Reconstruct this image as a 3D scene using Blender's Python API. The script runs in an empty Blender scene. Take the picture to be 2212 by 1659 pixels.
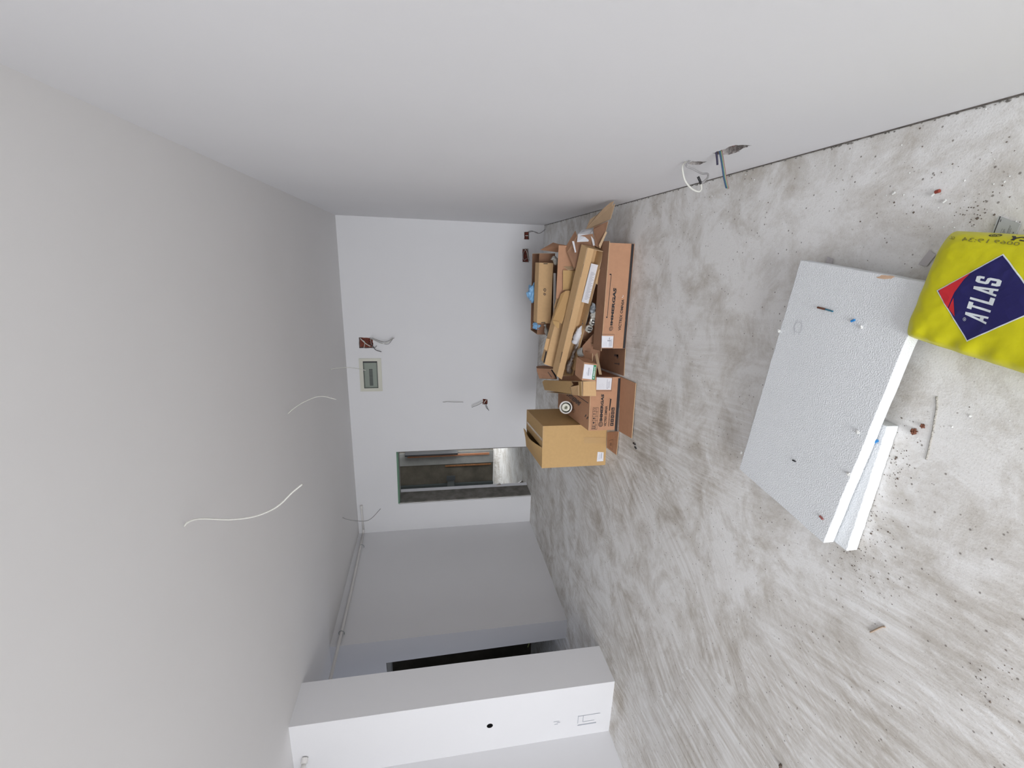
import bpy, bmesh, math, random
from mathutils import Vector, Matrix, noise
random.seed(7)
R = math.radians
V = Vector
SC = bpy.context.scene
COL = SC.collection

# ------------------------------------------------------------------ camera
cam_d = bpy.data.cameras.new('camera')
cam = bpy.data.objects.new('camera', cam_d); COL.objects.link(cam)
cam_d.sensor_width = 36; cam_d.sensor_fit = 'HORIZONTAL'
cam_d.lens = 36 * 961.44 / 2212
cam_d.clip_start = .02; cam_d.clip_end = 60
_r = V((0.96266755, 0.27023398, -0.01564558)); _u = V((-0.0332763, 0.17550695, 0.98391565)); _f = V((-0.26863335, 0.94666304, -0.17794724))
M = Matrix((( -_u.x, _r.x, -_f.x, 0), (-_u.y, _r.y, -_f.y, 0), (-_u.z, _r.z, -_f.z, 1.5), (0, 0, 0, 1)))
cam.matrix_world = M          # the phone was held upright, the picture lies on its side
SC.camera = cam

# ------------------------------------------------------------------ light and exposure
w = bpy.data.worlds.new('sky'); SC.world = w; w.use_nodes = True
w.node_tree.nodes['Background'].inputs[0].default_value = (.85, .92, 1, 1)
w.node_tree.nodes['Background'].inputs[1].default_value = .6

def area(name, loc, size, rot, power, col, spread=180):
    l = bpy.data.lights.new(name, 'AREA'); l.shape = 'RECTANGLE'; l.size, l.size_y = size
    l.energy = power; l.color = col; l.spread = R(spread)
    o = bpy.data.objects.new(name, l); COL.objects.link(o); o.location = loc; o.rotation_euler = rot
    return o
area('window_daylight', (-1.1, -4.95, 1.35), (2.7, 2.2), (R(64), 0, 0), 170, (.925, .95, .985), 112)
area('recess_fill', (-5.75, 3.6, 1.4), (.7, 1.8), (R(90), 0, R(-90)), 5, (.78, .85, 1))  # added bluish fill for the recess face; the wall behind it is closed
area('hall_daylight', (-3.2, 9.4, 1.3), (1.8, 2.2), (R(90), 0, R(90)), 60, (.95, .98, 1))
vs = SC.view_settings
vs.view_transform = 'Standard'; vs.look = 'None'; vs.exposure = 0.0; vs.gamma = 1; vs.use_curve_mapping = False

# ------------------------------------------------------------------ materials
def lin(c):
    return tuple(((x/255)/12.92 if x/255 <= .04045 else ((x/255+.055)/1.055)**2.4) for x in c) + (1,)
def mat(name, col, rough=.6, metal=0, var=0, vscale=8, bump=0, bscale=60, spec=.5, alpha=1, trans=0, col2=None, detail=6):
    m = bpy.data.materials.new(name); m.use_nodes = True
    nt = m.node_tree; b = nt.nodes['Principled BSDF']
    if len(col) == 3: col = (*col, 1)
    b.inputs['Base Color'].default_value = col
    b.inputs['Roughness'].default_value = rough; b.inputs['Metallic'].default_value = metal
    b.inputs['Specular IOR Level'].default_value = spec
    b.inputs['Alpha'].default_value = alpha; b.inputs['Transmission Weight'].default_value = trans
    tc = nt.nodes.new('ShaderNodeTexCoord')
    if var:
        n = nt.nodes.new('ShaderNodeTexNoise'); n.inputs['Scale'].default_value = vscale; n.inputs['Detail'].default_value = detail
        nt.links.new(tc.outputs['Object'], n.inputs['Vector'])
        cr = nt.nodes.new('ShaderNodeValToRGB'); cr.color_ramp.elements[0].position = .3; cr.color_ramp.elements[1].position = .7
        c2 = col2 or tuple(x*(1-var) for x in col[:3])
        if len(c2) == 3: c2 = (*c2, 1)
        cr.color_ramp.elements[0].color = c2; cr.color_ramp.elements[1].color = col
        nt.links.new(n.outputs['Fac'], cr.inputs['Fac']); nt.links.new(cr.outputs['Color'], b.inputs['Base Color'])
    if bump:
        n = nt.nodes.new('ShaderNodeTexNoise'); n.inputs['Scale'].default_value = bscale; n.inputs['Detail'].default_value = 5
        nt.links.new(tc.outputs['Object'], n.inputs['Vector'])
        bp = nt.nodes.new('ShaderNodeBump'); bp.inputs['Strength'].default_value = bump; bp.inputs['Distance'].default_value = .01
        nt.links.new(n.outputs['Fac'], bp.inputs['Height']); nt.links.new(bp.outputs['Normal'], b.inputs['Normal'])
    return m

def floor_material():
    m = bpy.data.materials.new('trowelled concrete screed'); m.use_nodes = True
    nt = m.node_tree; N = nt.nodes; L = nt.links; b = N['Principled BSDF']
    b.inputs['Roughness'].default_value = .75; b.inputs['Specular IOR Level'].default_value = .25
    geo = N.new('ShaderNodeTexCoord')
    def noi(vec, sc, det=5, rough=.55, dist=0):
        n = N.new('ShaderNodeTexNoise'); n.inputs['Scale'].default_value = sc; n.inputs['Detail'].default_value = det
        n.inputs['Roughness'].default_value = rough; n.inputs['Distortion'].default_value = dist
        L.new(vec, n.inputs['Vector']); return n.outputs['Fac']
    def ramp(fac, stops):
        r = N.new('ShaderNodeValToRGB'); e = r.color_ramp.elements
        while len(e) < len(stops): e.new(.5)
        for q, (p, c) in zip(e, stops): q.position = p; q.color = (c, c, c, 1) if not isinstance(c, tuple) else (*c, 1)
        L.new(fac, r.inputs['Fac']); return r.outputs['Color']
    def mix(a, bb, fac, mode='MIX'):
        x = N.new('ShaderNodeMix'); x.data_type = 'RGBA'; x.blend_type = mode
        for s, v in ((x.inputs[0], fac), (x.inputs[6], a), (x.inputs[7], bb)):
            if isinstance(v, (float, int)): s.default_value = v
            elif isinstance(v, tuple): s.default_value = (*v, 1)
            else: L.new(v, s)
        return x.outputs[2]
    P = geo.outputs['Object']
    # trowel sweeps: each patch of screed has its own direction
    wob = N.new('ShaderNodeTexNoise'); wob.inputs['Scale'].default_value = 1.1; wob.inputs['Detail'].default_value = 2; L.new(P, wob.inputs['Vector'])
    wmix = N.new('ShaderNodeVectorMath'); wmix.operation = 'MULTIPLY_ADD'; L.new(wob.outputs['Color'], wmix.inputs[0]); wmix.inputs[1].default_value = (.5, .5, 0); L.new(P, wmix.inputs[2])
    wsm = N.new('ShaderNodeVectorMath'); wsm.operation = 'MULTIPLY_ADD'; L.new(wob.outputs['Color'], wsm.inputs[0]); wsm.inputs[1].default_value = (.10, .10, 0); L.new(P, wsm.inputs[2])
    streaks = []
    for k, (vs_, seed, sx, sy) in enumerate(((.62, 3.1, 1.6, 26), (.95, 9.4, 2.6, 60))):
        off = N.new('ShaderNodeVectorMath'); off.operation = 'ADD'; L.new(wmix.outputs[0], off.inputs[0]); off.inputs[1].default_value = (seed, seed*.7, 0)
        vo = N.new('ShaderNodeTexVoronoi'); vo.inputs['Scale'].default_value = vs_; L.new(off.outputs[0], vo.inputs['Vector'])
        sep = N.new('ShaderNodeSeparateColor'); L.new(vo.outputs['Color'], sep.inputs[0])
        ang = N.new('ShaderNodeMath'); ang.operation = 'MULTIPLY_ADD'; L.new(sep.outputs[0], ang.inputs[0]); ang.inputs[1].default_value = 1.3; ang.inputs[2].default_value = 1.1
        vr = N.new('ShaderNodeVectorRotate'); vr.rotation_type = 'Z_AXIS'; L.new(wsm.outputs[0], vr.inputs['Vector']); L.new(ang.outputs[0], vr.inputs['Angle'])
        mp = N.new('ShaderNodeMapping'); mp.inputs['Scale'].default_value = (sx, sy, 1); L.new(vr.outputs[0], mp.inputs['Vector'])
        streaks.append((noi(mp.outputs[0], 1, 6, .65, .1), sep.outputs[1]))
    # streaks fade out towards the right wall where the screed is smooth
    sx_ = N.new('ShaderNodeSeparateXYZ'); L.new(wmix.outputs[0], sx_.inputs[0])
    fx = N.new('ShaderNodeMapRange'); fx.inputs['From Min'].default_value = -.9; fx.inputs['From Max'].default_value = .25; fx.inputs['To Min'].default_value = 1; fx.inputs['To Max'].default_value = 0; L.new(sx_.outputs[0], fx.inputs['Value'])
    def times(a, b_):
        x = N.new('ShaderNodeMath'); x.operation = 'MULTIPLY'; L.new(a, x.inputs[0]); L.new(b_, x.inputs[1]); return x.outputs[0]
    big = noi(P, .8, 4, .55, .6)
    med = noi(P, 3.6, 10, .72, .4)
    s1 = ramp(streaks[0][0], [(.36, 0.), (.60, 1.)])
    s2 = ramp(streaks[1][0], [(.36, 0.), (.60, 1.)])
    base = mix((.57, .53, .475), (.88, .87, .855), ramp(med, [(.34, 0.), (.55, 1.)]))
    base = mix(base, (.88, .88, .88), ramp(big, [(.45, 0.), (.75, .65)]))
    msk1 = times(ramp(noi(P, .9, 3, .5, .3), [(.40, 0.), (.58, .8)]), fx.outputs[0])
    base = mix(base, mix(base, mix((.64, .60, .55), (1.0, 1.0, 1.0), s1), 1.0, 'MULTIPLY'), msk1)
    msk2 = times(ramp(noi(P, 1.3, 3, .5, .3), [(.45, 0.), (.6, .7)]), fx.outputs[0])
    base = mix(base, mix(base, mix((.74, .70, .65), (1.0, 1.0, 1.0), s2), 1.0, 'MULTIPLY'), msk2)
    # speckle of grit and pinholes
    fine = noi(P, 160, 3, .7)
    base = mix(base, mix(base, (.62, .58, .54), 1.0, 'MULTIPLY'), ramp(fine, [(.60, 0.), (.72, .8)]))
    fine2 = noi(P, 45, 4, .7)
    base = mix(base, mix(base, (.55, .50, .44), 1.0, 'MULTIPLY'), ramp(fine2, [(.66, 0.), (.74, .7)]))
    spk = N.new('ShaderNodeTexVoronoi'); spk.inputs['Scale'].default_value = 26; L.new(P, spk.inputs['Vector'])
    base = mix(base, (.16, .13, .11), ramp(spk.outputs['Distance'], [(.06, .75), (.11, 0.)]))
    L.new(base, b.inputs['Base Color'])
    # relief
    h1 = mix((.5, .5, .5), mix(s1, s2, .5), fx.outputs[0]); h = mix(h1, fine2, .35); h = mix(h, fine, .25); h = mix(h, med, .3)
    bp = N.new('ShaderNodeBump'); bp.inputs['Strength'].default_value = .35; bp.inputs['Distance'].default_value = .012
    L.new(h, bp.inputs['Height']); L.new(bp.outputs['Normal'], b.inputs['Normal'])
    return m

M_wall = mat('white wall paint', (.865, .86, .875), .75, var=.02, vscale=1.5, bump=.05, bscale=25, spec=.2)
M_ceil = mat('white ceiling paint', (.90, .885, .88), .8, var=.02, vscale=1.2, bump=.04, bscale=30, spec=.2)
M_floor = floor_material()
M_conc = mat('raw concrete', (.30, .285, .26), .9, var=.45, vscale=9, bump=.6, bscale=70)
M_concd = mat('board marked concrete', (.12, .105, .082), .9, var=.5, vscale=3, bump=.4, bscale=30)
M_render = mat('grey cement render', (.30, .30, .29), .9, var=.2, vscale=5, bump=.3)
M_green = mat('green plasterboard edge', (.16, .29, .20), .8, var=.15)
M_brick = mat('broken red brick', (.42, .10, .06), .9, var=.6, vscale=60, bump=1, bscale=120, col2=(.12, .06, .05))
M_plaster = mat('crumbling grey plaster', (.58, .54, .52), .9, var=.55, vscale=70, bump=1, bscale=120)
M_mixb = mat('brick under plaster', (.52, .47, .45), .9, var=.5, vscale=28, bump=1, bscale=120, col2=(.40, .07, .04))
M_dark = mat('dark void', (.02, .018, .02), .9)
M_kraft = mat('tan kraft cardboard', (.58, .375, .17), .75, var=.06, vscale=40, spec=.2)
M_kraft2 = mat('light tan kraft cardboard', (.66, .43, .225), .75, var=.06, vscale=40, spec=.2)
M_brown = mat('reddish brown cardboard', (.53, .29, .175), .75, var=.07, vscale=30, spec=.2)
M_brownd = mat('dull or shaded brown cardboard', (.36, .20, .125), .8, var=.15, vscale=12, spec=.2)  # dull brown of several cartons; on the low carton's flaps it paints shade
M_edge = mat('corrugated edge', (.66, .47, .29), .85, var=.2, vscale=200)
M_ink = mat('black printing ink', (.022, .018, .02), .6)
M_inkb = mat('faded ink', (.10, .07, .06), .7)
M_paper = mat('white paper label', (.78, .78, .82), .6, var=.02)
M_grey = mat('grey print', (.42, .42, .47), .7)
M_greenp = mat('green label print', (.0, .24, .09), .5)
M_tapeb = mat('brown packing tape', (.55, .36, .17), .25)
M_cover = mat('cream plastic', (.70, .69, .60), .4)
M_smoke = mat('smoked green plastic', (.07, .095, .08), .15)
M_wire = mat('white cable sheath', (.66, .65, .60), .5)
M_wireg = mat('grey cable sheath', (.32, .31, .31), .5)
M_blk = mat('black insulation', (.02, .02, .022), .5)
M_blue = mat('blue insulation', (.02, .22, .55), .4)
M_bluer = mat('petrol blue insulation', (.03, .16, .24), .45)
M_purple = mat('purple insulation', (.022, .016, .05), .5)
M_yg = mat('yellow green insulation', (.30, .35, .08), .45)
M_redb = mat('brown red insulation', (.30, .10, .09), .5)
M_eps = mat('expanded polystyrene', (.86, .88, .90), .7, var=.03, vscale=3, bump=.5, bscale=230, spec=.3)
M_yel = mat('yellow bag film', (.66, .62, .005), .38, var=.06, vscale=10, bump=.25, bscale=14, spec=.45)
M_navy = mat('navy print', (.010, .008, .10), .4)
M_red = mat('red print', (.60, .02, .03), .4)
M_whitep = mat('white print', (.75, .80, .82), .4)
M_olive = mat('olive grey print', (.22, .20, .03), .5)
M_pvc = mat('white plastic', (.80, .78, .76), .35)
M_cream = mat('cream plastic socket', (.80, .80, .70), .4)
M_cup = mat('pale grey plastic', (.50, .53, .53), .4)
M_bluebag = mat('thin blue plastic', (.24, .48, .76), .3, bump=.8, bscale=20)
M_clear = mat('crumpled clear film', (.42, .37, .34), .12, var=.5, vscale=25, bump=1, bscale=30, spec=1, col2=(.17, .12, .09))
M_foil = mat('silvery wrapping film', (.55, .53, .48), .18, metal=.15, var=.35, vscale=30, bump=.5, bscale=30)
M_steel = mat('galvanised steel', (.42, .45, .46), .35, metal=.6, var=.2)
M_copper = mat('copper pipe', (.55, .22, .10), .3, metal=.5)
M_rust = mat('brown crumb', (.16, .06, .035), .9, bump=.5)
M_grit = mat('dark grit', (.13, .10, .08), .9)
M_bead = mat('white crumb', (.8, .8, .78), .8)

# ------------------------------------------------------------------ mesh helpers
ORG = {}
def mk(name, verts, faces, mats, parent=None, fmat=None, smooth=False, origin=None):
    """one mesh object; verts are room coordinates"""
    if not isinstance(mats, (list, tuple)): mats = [mats]
    verts = [V(v) for v in verts]
    if parent is not None: o0 = ORG[parent.name]
    elif origin is not None: o0 = V(origin)
    else:
        mn = V((min(v.x for v in verts), min(v.y for v in verts), min(v.z for v in verts)))
        mx = V((max(v.x for v in verts), max(v.y for v in verts), max(v.z for v in verts)))
        o0 = V(((mn.x+mx.x)/2, (mn.y+mx.y)/2, mn.z))
    me = bpy.data.meshes.new(name)
    me.from_pydata([tuple(v - o0) for v in verts], [], faces)
    for m in mats: me.materials.append(m)
    if fmat:
        for p, i in zip(me.polygons, fmat): p.material_index = i
    if smooth:
        for p in me.polygons: p.use_smooth = True
    me.update()
    bm = bmesh.new(); bm.from_mesh(me); bmesh.ops.recalc_face_normals(bm, faces=bm.faces); bm.to_mesh(me); bm.free()
    o = bpy.data.objects.new(name, me); COL.objects.link(o)
    if parent is not None: o.parent = parent
    else: o.location = o0
    ORG[o.name] = o0
    return o
def empty(name, loc):
    o = bpy.data.objects.new(name, None); COL.objects.link(o); o.location = loc; o.empty_display_size = .05
    ORG[o.name] = V(loc); return o
def tag(o, label=None, cat=None, group=None, kind=None):
    if label: o['label'] = label
    if cat: o['category'] = cat
    if group: o['group'] = group
    if kind: o['kind'] = kind
    return o
def struct(o): o['kind'] = 'structure'; return o
def join(*parts):
    vs_, fs = [], []
    for v, f in parts:
        k = len(vs_); vs_ += list(v); fs += [[i+k for i in q] for q in f]
    return vs_, fs
def para(o, a, b, c):
    o, a, b, c = map(V, (o, a, b, c))
    v = [o, o+a, o+a+b, o+b, o+c, o+a+c, o+a+b+c, o+b+c]
    return v, [[3,2,1,0],[4,5,6,7],[0,1,5,4],[1,2,6,5],[2,3,7,6],[3,0,4,7]]
def box(x0, x1, y0, y1, z0, z1): return para((x0, y0, z0), (x1-x0, 0, 0), (0, y1-y0, 0), (0, 0, z1-z0))
def tube(pts, r, n=8, caps=True, sub=4):
    pts = [V(p) for p in pts]
    if len(pts) > 2 and sub:      # Catmull-Rom
        P = [2*pts[0]-pts[1]] + pts + [2*pts[-1]-pts[-2]]; out = []
        for i in range(1, len(P)-2):
            for k in range(sub):
                t = k/sub; a, b, c, d = P[i-1], P[i], P[i+1], P[i+2]
                out.append(.5*((2*b)+(c-a)*t+(2*a-5*b+4*c-d)*t*t+(3*b-a-3*c+d)*t**3))
        out.append(pts[-1]); pts = out
    vs_, fs = [], []; up = None
    for i, p in enumerate(pts):
        t = (pts[min(i+1, len(pts)-1)] - pts[max(i-1, 0)]).normalized()
        if up is None: up = t.orthogonal().normalized()
        up = (up - t*up.dot(t)).normalized(); s = t.cross(up)
        rr = r[i*(len(r)-1)//max(1, len(pts)-1)] if isinstance(r, (list, tuple)) else r
        for k in range(n):
            a = 2*math.pi*k/n; vs_.append(p + (up*math.cos(a)+s*math.sin(a))*rr)
    for i in range(len(pts)-1):
        for k in range(n):
            fs.append([i*n+k, i*n+(k+1)%n, (i+1)*n+(k+1)%n, (i+1)*n+k])
    if caps: fs += [list(range(n))[::-1], [len(vs_)-n+k for k in range(n)]]
    return vs_, fs
def prism(pts, off):
    """polygon swept by vector off"""
    pts = [V(p) for p in pts]; off = V(off); n = len(pts)
    return pts + [p+off for p in pts], [list(range(n))[::-1], list(range(n, 2*n))] + [[i, (i+1)%n, n+(i+1)%n, n+i] for i in range(n)]
def nrm(pts):
    pts = [V(p) for p in pts]; n = V((0, 0, 0))
    for i in range(len(pts)):
        n += pts[i].cross(pts[(i+1) % len(pts)])
    return n.normalized()
def board(name, pts, m, parent=None, t=.005, edge=None):
    """cardboard sheet: outline in room coordinates with a real thickness and a corrugated edge"""
    n = nrm(pts); v, f = prism([V(p)-n*t/2 for p in pts], n*t)
    return mk(name, v, f, [m, edge or M_edge], parent, [0, 0] + [1]*len(pts))
def lathe(o, ax, prof, n=28):
    o = V(o); ax = V(ax).normalized(); e1 = ax.orthogonal().normalized(); e2 = ax.cross(e1)
    vs_ = []; fs = []
    for (r, h) in prof:
        for k in range(n):
            a = 2*math.pi*k/n; vs_.append(o+ax*h+(e1*math.cos(a)+e2*math.sin(a))*r)
    for i in range(len(prof)-1):
        for k in range(n): fs.append([i*n+k, i*n+(k+1)%n, (i+1)*n+(k+1)%n, (i+1)*n+k])
    return vs_, fs
def bevel(o, wd=.002, seg=2):
    b = o.modifiers.new('bevel', 'BEVEL'); b.width = wd; b.segments = seg; b.limit_method = 'ANGLE'; return o
def blob(c, r, seed, amp=.35, seg=(14, 10), freq=2.2):
    c = V(c); vs_, fs = [], []; nu, nv = seg
    for j in range(nv+1):
        th = math.pi*j/nv
        for i in range(nu):
            a = 2*math.pi*i/nu; d = V((math.sin(th)*math.cos(a), math.sin(th)*math.sin(a), math.cos(th)))
            k = 1 + amp*(noise.noise(d*freq+V((seed, seed*2, seed*3)))*1.6)
            vs_.append(c + V((d.x*r[0], d.y*r[1], d.z*r[2]))*k)
    for j in range(nv):
        for i in range(nu): fs.append([j*nu+i, j*nu+(i+1)%nu, (j+1)*nu+(i+1)%nu, (j+1)*nu+i])
    return vs_, fs

# printing: 2-D shapes (0..1 in both directions) mapped onto a quad LL, LR, UR, UL
def bil(q, x, y):
    a, b, c, d = [V(p) for p in q]; return (a*(1-x)+b*x)*(1-y)+(d*(1-x)+c*x)*y
def lift(q): return nrm(q)
_fc = {}
def glyphs(s, bold=0.0):
    if (s, bold) in _fc: return _fc[(s, bold)]
    cu = bpy.data.curves.new('t', 'FONT'); cu.body = s; cu.offset = bold; cu.resolution_u = 3
    ob = bpy.data.objects.new('t', cu); COL.objects.link(ob)
    dg = bpy.context.evaluated_depsgraph_get(); dg.update()
    me = bpy.data.meshes.new_from_object(ob.evaluated_get(dg))
    vs_ = [v.co.copy() for v in me.vertices]; fs = [list(p.vertices) for p in me.polygons]
    bpy.data.objects.remove(ob); bpy.data.curves.remove(cu); bpy.data.meshes.remove(me)
    x0 = min(v.x for v in vs_); x1 = max(v.x for v in vs_); y0 = min(v.y for v in vs_); y1 = max(v.y for v in vs_)
    r = ([((v.x-x0)/(x1-x0), (v.y-y0)/(y1-y0)) for v in vs_], fs); _fc[(s, bold)] = r; return r
def text(q, s, bold=0.0, eps=.0006):
    p, f = glyphs(s, bold); n = lift(q)*eps
    return [bil(q, x, y)+n for x, y in p], f
def rect(q, x0=0, x1=1, y0=0, y1=1, eps=.0006):
    n = lift(q)*eps
    return [bil(q, x, y)+n for x, y in ((x0, y0), (x1, y0), (x1, y1), (x0, y1))], [[0, 1, 2, 3]]
def poly(q, pts, eps=.0006):
    n = lift(q)*eps; return [bil(q, x, y)+n for x, y in pts], [list(range(len(pts)))]
def frame(q, x0, x1, y0, y1, tx, ty=None, eps=.0006):
    ty = ty or tx
    return join(rect(q, x0, x1, y0, y0+ty, eps), rect(q, x0, x1, y1-ty, y1, eps), rect(q, x0, x0+tx, y0, y1, eps), rect(q, x1-tx, x1, y0, y1, eps))
def ring(q, cx, cy, r0, r1, asp=1, a0=0, a1=360, n=20, eps=.0006):
    nn = lift(q)*eps; vs_ = []; fs = []
    for k in range(n+1):
        a = R(a0+(a1-a0)*k/n)
        for r in (r0, r1): vs_.append(bil(q, cx+r*math.cos(a), cy+r*asp*math.sin(a))+nn)
    for k in range(n): fs.append([2*k, 2*k+1, 2*k+3, 2*k+2])
    return vs_, fs
def lines(q, rows, x0=.08, x1=.92, h=.018, seed=1, eps=.0006):
    rnd = random.Random(seed); out = []
    for y in rows:
        x = x0; e = x1 - rnd.random()*.3*(x1-x0)
        while x < e:
            l = .03+rnd.random()*.08; out.append(rect(q, x, min(x+l, e), y, y+h, eps)); x += l+.015
    return join(*out)

# ------------------------------------------------------------------ the room
XR, YB, ZC, XL = .453, 6.054, 2.586, -3.985
REAR = -4.8
struct(mk('floor', *box(-7.5, 1.0, REAR-.2, 11.0, -.12, 0), M_floor, origin=(0, 0, 0)))
c_ = [(.75, REAR-.2, 2.583), (.75, YB+.02, 2.622), (-3.5, YB+.02, 2.597), (-5.8, YB+.02, 2.572), (-5.8, 4.0, 2.60), (-5.8, REAR-.2, 2.583)]
struct(mk('ceiling', *prism(c_, (0, 0, .16)), M_ceil, origin=(0, 0, 2.6)))

def wall_face(name, outline, holes, depth, front_m, ex, ey, o, mats_in, thick=.2):
    """flat wall of real thickness with ragged pockets; outline and holes as 2-D lists in the frame o, ex, ey; pockets go along -n"""
    o, ex, ey = V(o), V(ex), V(ey); n = ex.cross(ey).normalized()
    bm = bmesh.new(); edges = []
    for lp in [outline] + [h for h in holes]:
        vv = [bm.verts.new(o+ex*x+ey*y) for x, y in lp]
        for i in range(len(vv)): edges.append(bm.edges.new((vv[i], vv[(i+1) % len(vv)])))
    bmesh.ops.triangle_fill(bm, edges=edges, use_beauty=True)
    me = bpy.data.meshes.new(name); bm.verts.index_update()
    vs_ = [v.co.copy() for v in bm.verts]; fs = [[v.index for v in f.verts] for f in bm.faces]
    fs = [f for f in fs]
    bm.free()
    k = len(outline); nv = len(vs_)
    vs_ += [o+ex*x+ey*y-n*thick for x, y in outline]
    fs += [[i, (i+1) % k, nv+(i+1) % k, nv+i] for i in range(k)] + [list(range(nv, nv+k))]
    return struct(mk(name, vs_, fs, front_m, origin=o))
def ragged(pts, k=4, amp=.004, seed=0):
    rnd = random.Random(seed); out = []
    for i in range(len(pts)):
        a, b = pts[i], pts[(i+1) % len(pts)]
        for j in range(k):
            t = j/k; out.append((a[0]+(b[0]-a[0])*t+rnd.uniform(-amp, amp), a[1]+(b[1]-a[1])*t+rnd.uniform(-amp, amp)))
    return out
def pocket(name, hole, depth, o, ex, ey, parent, m_back, m_side, seed=0):
    o, ex, ey = V(o), V(ex), V(ey); n = ex.cross(ey).normalized(); k = len(hole)
    cx = sum(p[0] for p in hole)/k; cy = sum(p[1] for p in hole)/k
    rnd = random.Random(seed)
    vs_ = [o+ex*x+ey*y for x, y in hole]
    vs_ += [o+ex*(cx+(x-cx)*.93)+ey*(cy+(y-cy)*.93)-n*depth*(.8+.4*rnd.random()) for x, y in hole]
    vs_ += [o+ex*(cx+(x-cx)*.5)+ey*(cy+(y-cy)*.5)-n*depth*(.7+.6*rnd.random()) for x, y in hole] + [o+ex*cx+ey*cy-n*depth]
    fs = []; fm = []
    for i in range(k):
        j = (i+1) % k
        fs.append([i, j, k+j, k+i]); fm.append(0)
        fs.append([k+i, k+j, 2*k+j, 2*k+i]); fm.append(1)
        fs.append([2*k+i, 2*k+j, 3*k]); fm.append(1)
    return mk(name, vs_, fs, [m_side, m_back], parent, fm)

# right wall, frame: x' = -y, y' = z   (normal looks to -x)
oR, exR, eyR = (XR, 0, 0), (0, -1, 0), (0, 0, 1)
hR1 = ragged([(-2.075, .328), (-2.02, .330), (-2.015, .30), (-2.010, .272), (-2.075, .262), (-2.085, .29)], 3, .004, 1)
hR2 = ragged([(-1.86, .339), (-1.817, .338), (-1.765, .339), (-1.714, .338), (-1.706, .31), (-1.700, .279), (-1.748, .276), (-1.79, .264), (-1.822, .257), (-1.866, .257), (-1.871, .295)], 3, .005, 2)
wr = wall_face('wall_right', [(-YB-.02, -.01), (5.0, -.01), (5.0, 2.75), (-YB-.02, 2.75)], [hR1, hR2], .03, M_wall, exR, eyR, oR, None)
pocket('wiring_hole', hR1, .02, oR, exR, eyR, wr, M_mixb, M_plaster, 3)
pocket('wiring_hole', hR2, .028, oR, exR, eyR, wr, M_mixb, M_plaster, 4)

# back wall, frame: x' = x, y' = z (normal looks to -y)
oB, exB, eyB = (0, YB, 0), (1, 0, 0), (0, 0, 1)
XD0, XD1, ZD = -3.53, -2.70, 2.005
hb1 = ragged([(-1.194, 2.43), (-1.052, 2.43), (-1.052, 2.30), (-1.075, 2.255), (-1.19, 2.252)], 4, .004, 5)
hb2 = ragged([(.264, .264), (.358, .267), (.365, .203), (.264, .199)], 3, .003, 6)
hb3 = ragged([(-.024, .278), (.148, .283), (.150, .202), (-.021, .192)], 4, .004, 7)
hb4 = ragged([(-2.012, .778), (-1.936, .781), (-1.937, .714), (-2.014, .711)], 3, .004, 8)
outl = [(XD0, -.01), (XD0, ZD), (XD1, ZD), (XD1, -.01), (XR+.2, -.01), (XR+.2, 2.75), (-4.2, 2.75), (-4.2, -.01)]
wb = wall_face('wall_back', outl, [hb1, hb2, hb3, hb4], .03, M_wall, exB, eyB, oB, None, .30)
for i, h in enumerate((hb1, hb2, hb3, hb4)): pocket('wiring_hole', h, .045, oB, exB, eyB, wb, M_brick, M_plaster if i < 3 else M_brick, 10+i)
# doorway lining: raw jambs and green board edge under the lintel
d1 = struct(empty('door_1', ((XD0+XD1)/2, YB+.16, 0)))
rnd = random.Random(3)
jv, jf = [], []
for i in range(25):
    zz = ZD*i/24; a = rnd.uniform(-.004, .004)
    jv += [(XD0-.012+a, YB-.001, zz), (XD0+.014+a, YB+.006, zz), (XD0+.014, YB+.305+a, zz), (XD0-.01, YB+.32, zz)]
for i in range(24):
    for k in range(3): jf.append([i*4+k, i*4+k+1, i*4+k+5, i*4+k+4])
mk('jamb', jv, jf, M_conc, d1)
mk('jamb', *box(XD1-.012, XD1+.01, YB+.002, YB+.31, 0, ZD), M_conc, d1)
mk('lintel_edge', *box(XD0, XD1, YB-.004, YB+.10, ZD-.018, ZD+.006), M_green, d1)
mk('lintel_soffit', *box(XD0, XD1, YB+.10, YB+.32, ZD-.012, ZD+.006), M_render, d1)

# left wall, recess with a dark doorway, pier, niche, rear wall with the balcony opening
struct(mk('wall_left', *box(-4.2, XL, 4.02+.0, YB+.01, -.01, 2.75), M_wall))
oN = (0, 4.02, 0)
wrc = wall_face('wall_recess', [(-5.9, -.01), (-5.15, -.01), (-5.15, 2.01), (-4.285, 2.035), (-4.262, .9), (-4.245, -.01), (-4.199, -.01), (-4.199, 2.75), (-5.9, 2.75)], [], .03, M_wall, exB, eyB, oN, None, .13)
mk('door_reveal', *box(-5.15, -4.285, 4.022, 4.15, 1.985, 2.03), M_render, wrc)
struct(mk('wall_recess_end', *box(-6.0, -5.8, 3.0, 4.1, -.01, 2.75), M_wall))
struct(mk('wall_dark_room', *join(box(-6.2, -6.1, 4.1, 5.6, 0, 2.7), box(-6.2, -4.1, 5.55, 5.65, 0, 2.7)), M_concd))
oP = (0, 2.757, 0)
hole = [(-3.722+.024*math.cos(a*R(30)), 1.069+.026*math.sin(a*R(30))) for a in range(12)]
wp = wall_face('wall_pier', [(-3.996, -.01), (-3.436, -.01), (-3.428, 1.3), (-3.43, 2.75), (-3.996, 2.75)], [hole], .05, M_wall, exB, eyB, oP, None, .367)
pocket('socket_hole', hole, .06, oP, exB, eyB, wp, M_dark, M_blk, 5)
qp = [(-3.95, 2.7555, 0), (-3.45, 2.7555, 0), (-3.45, 2.7555, .6), (-3.95, 2.7555, .6)]
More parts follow.
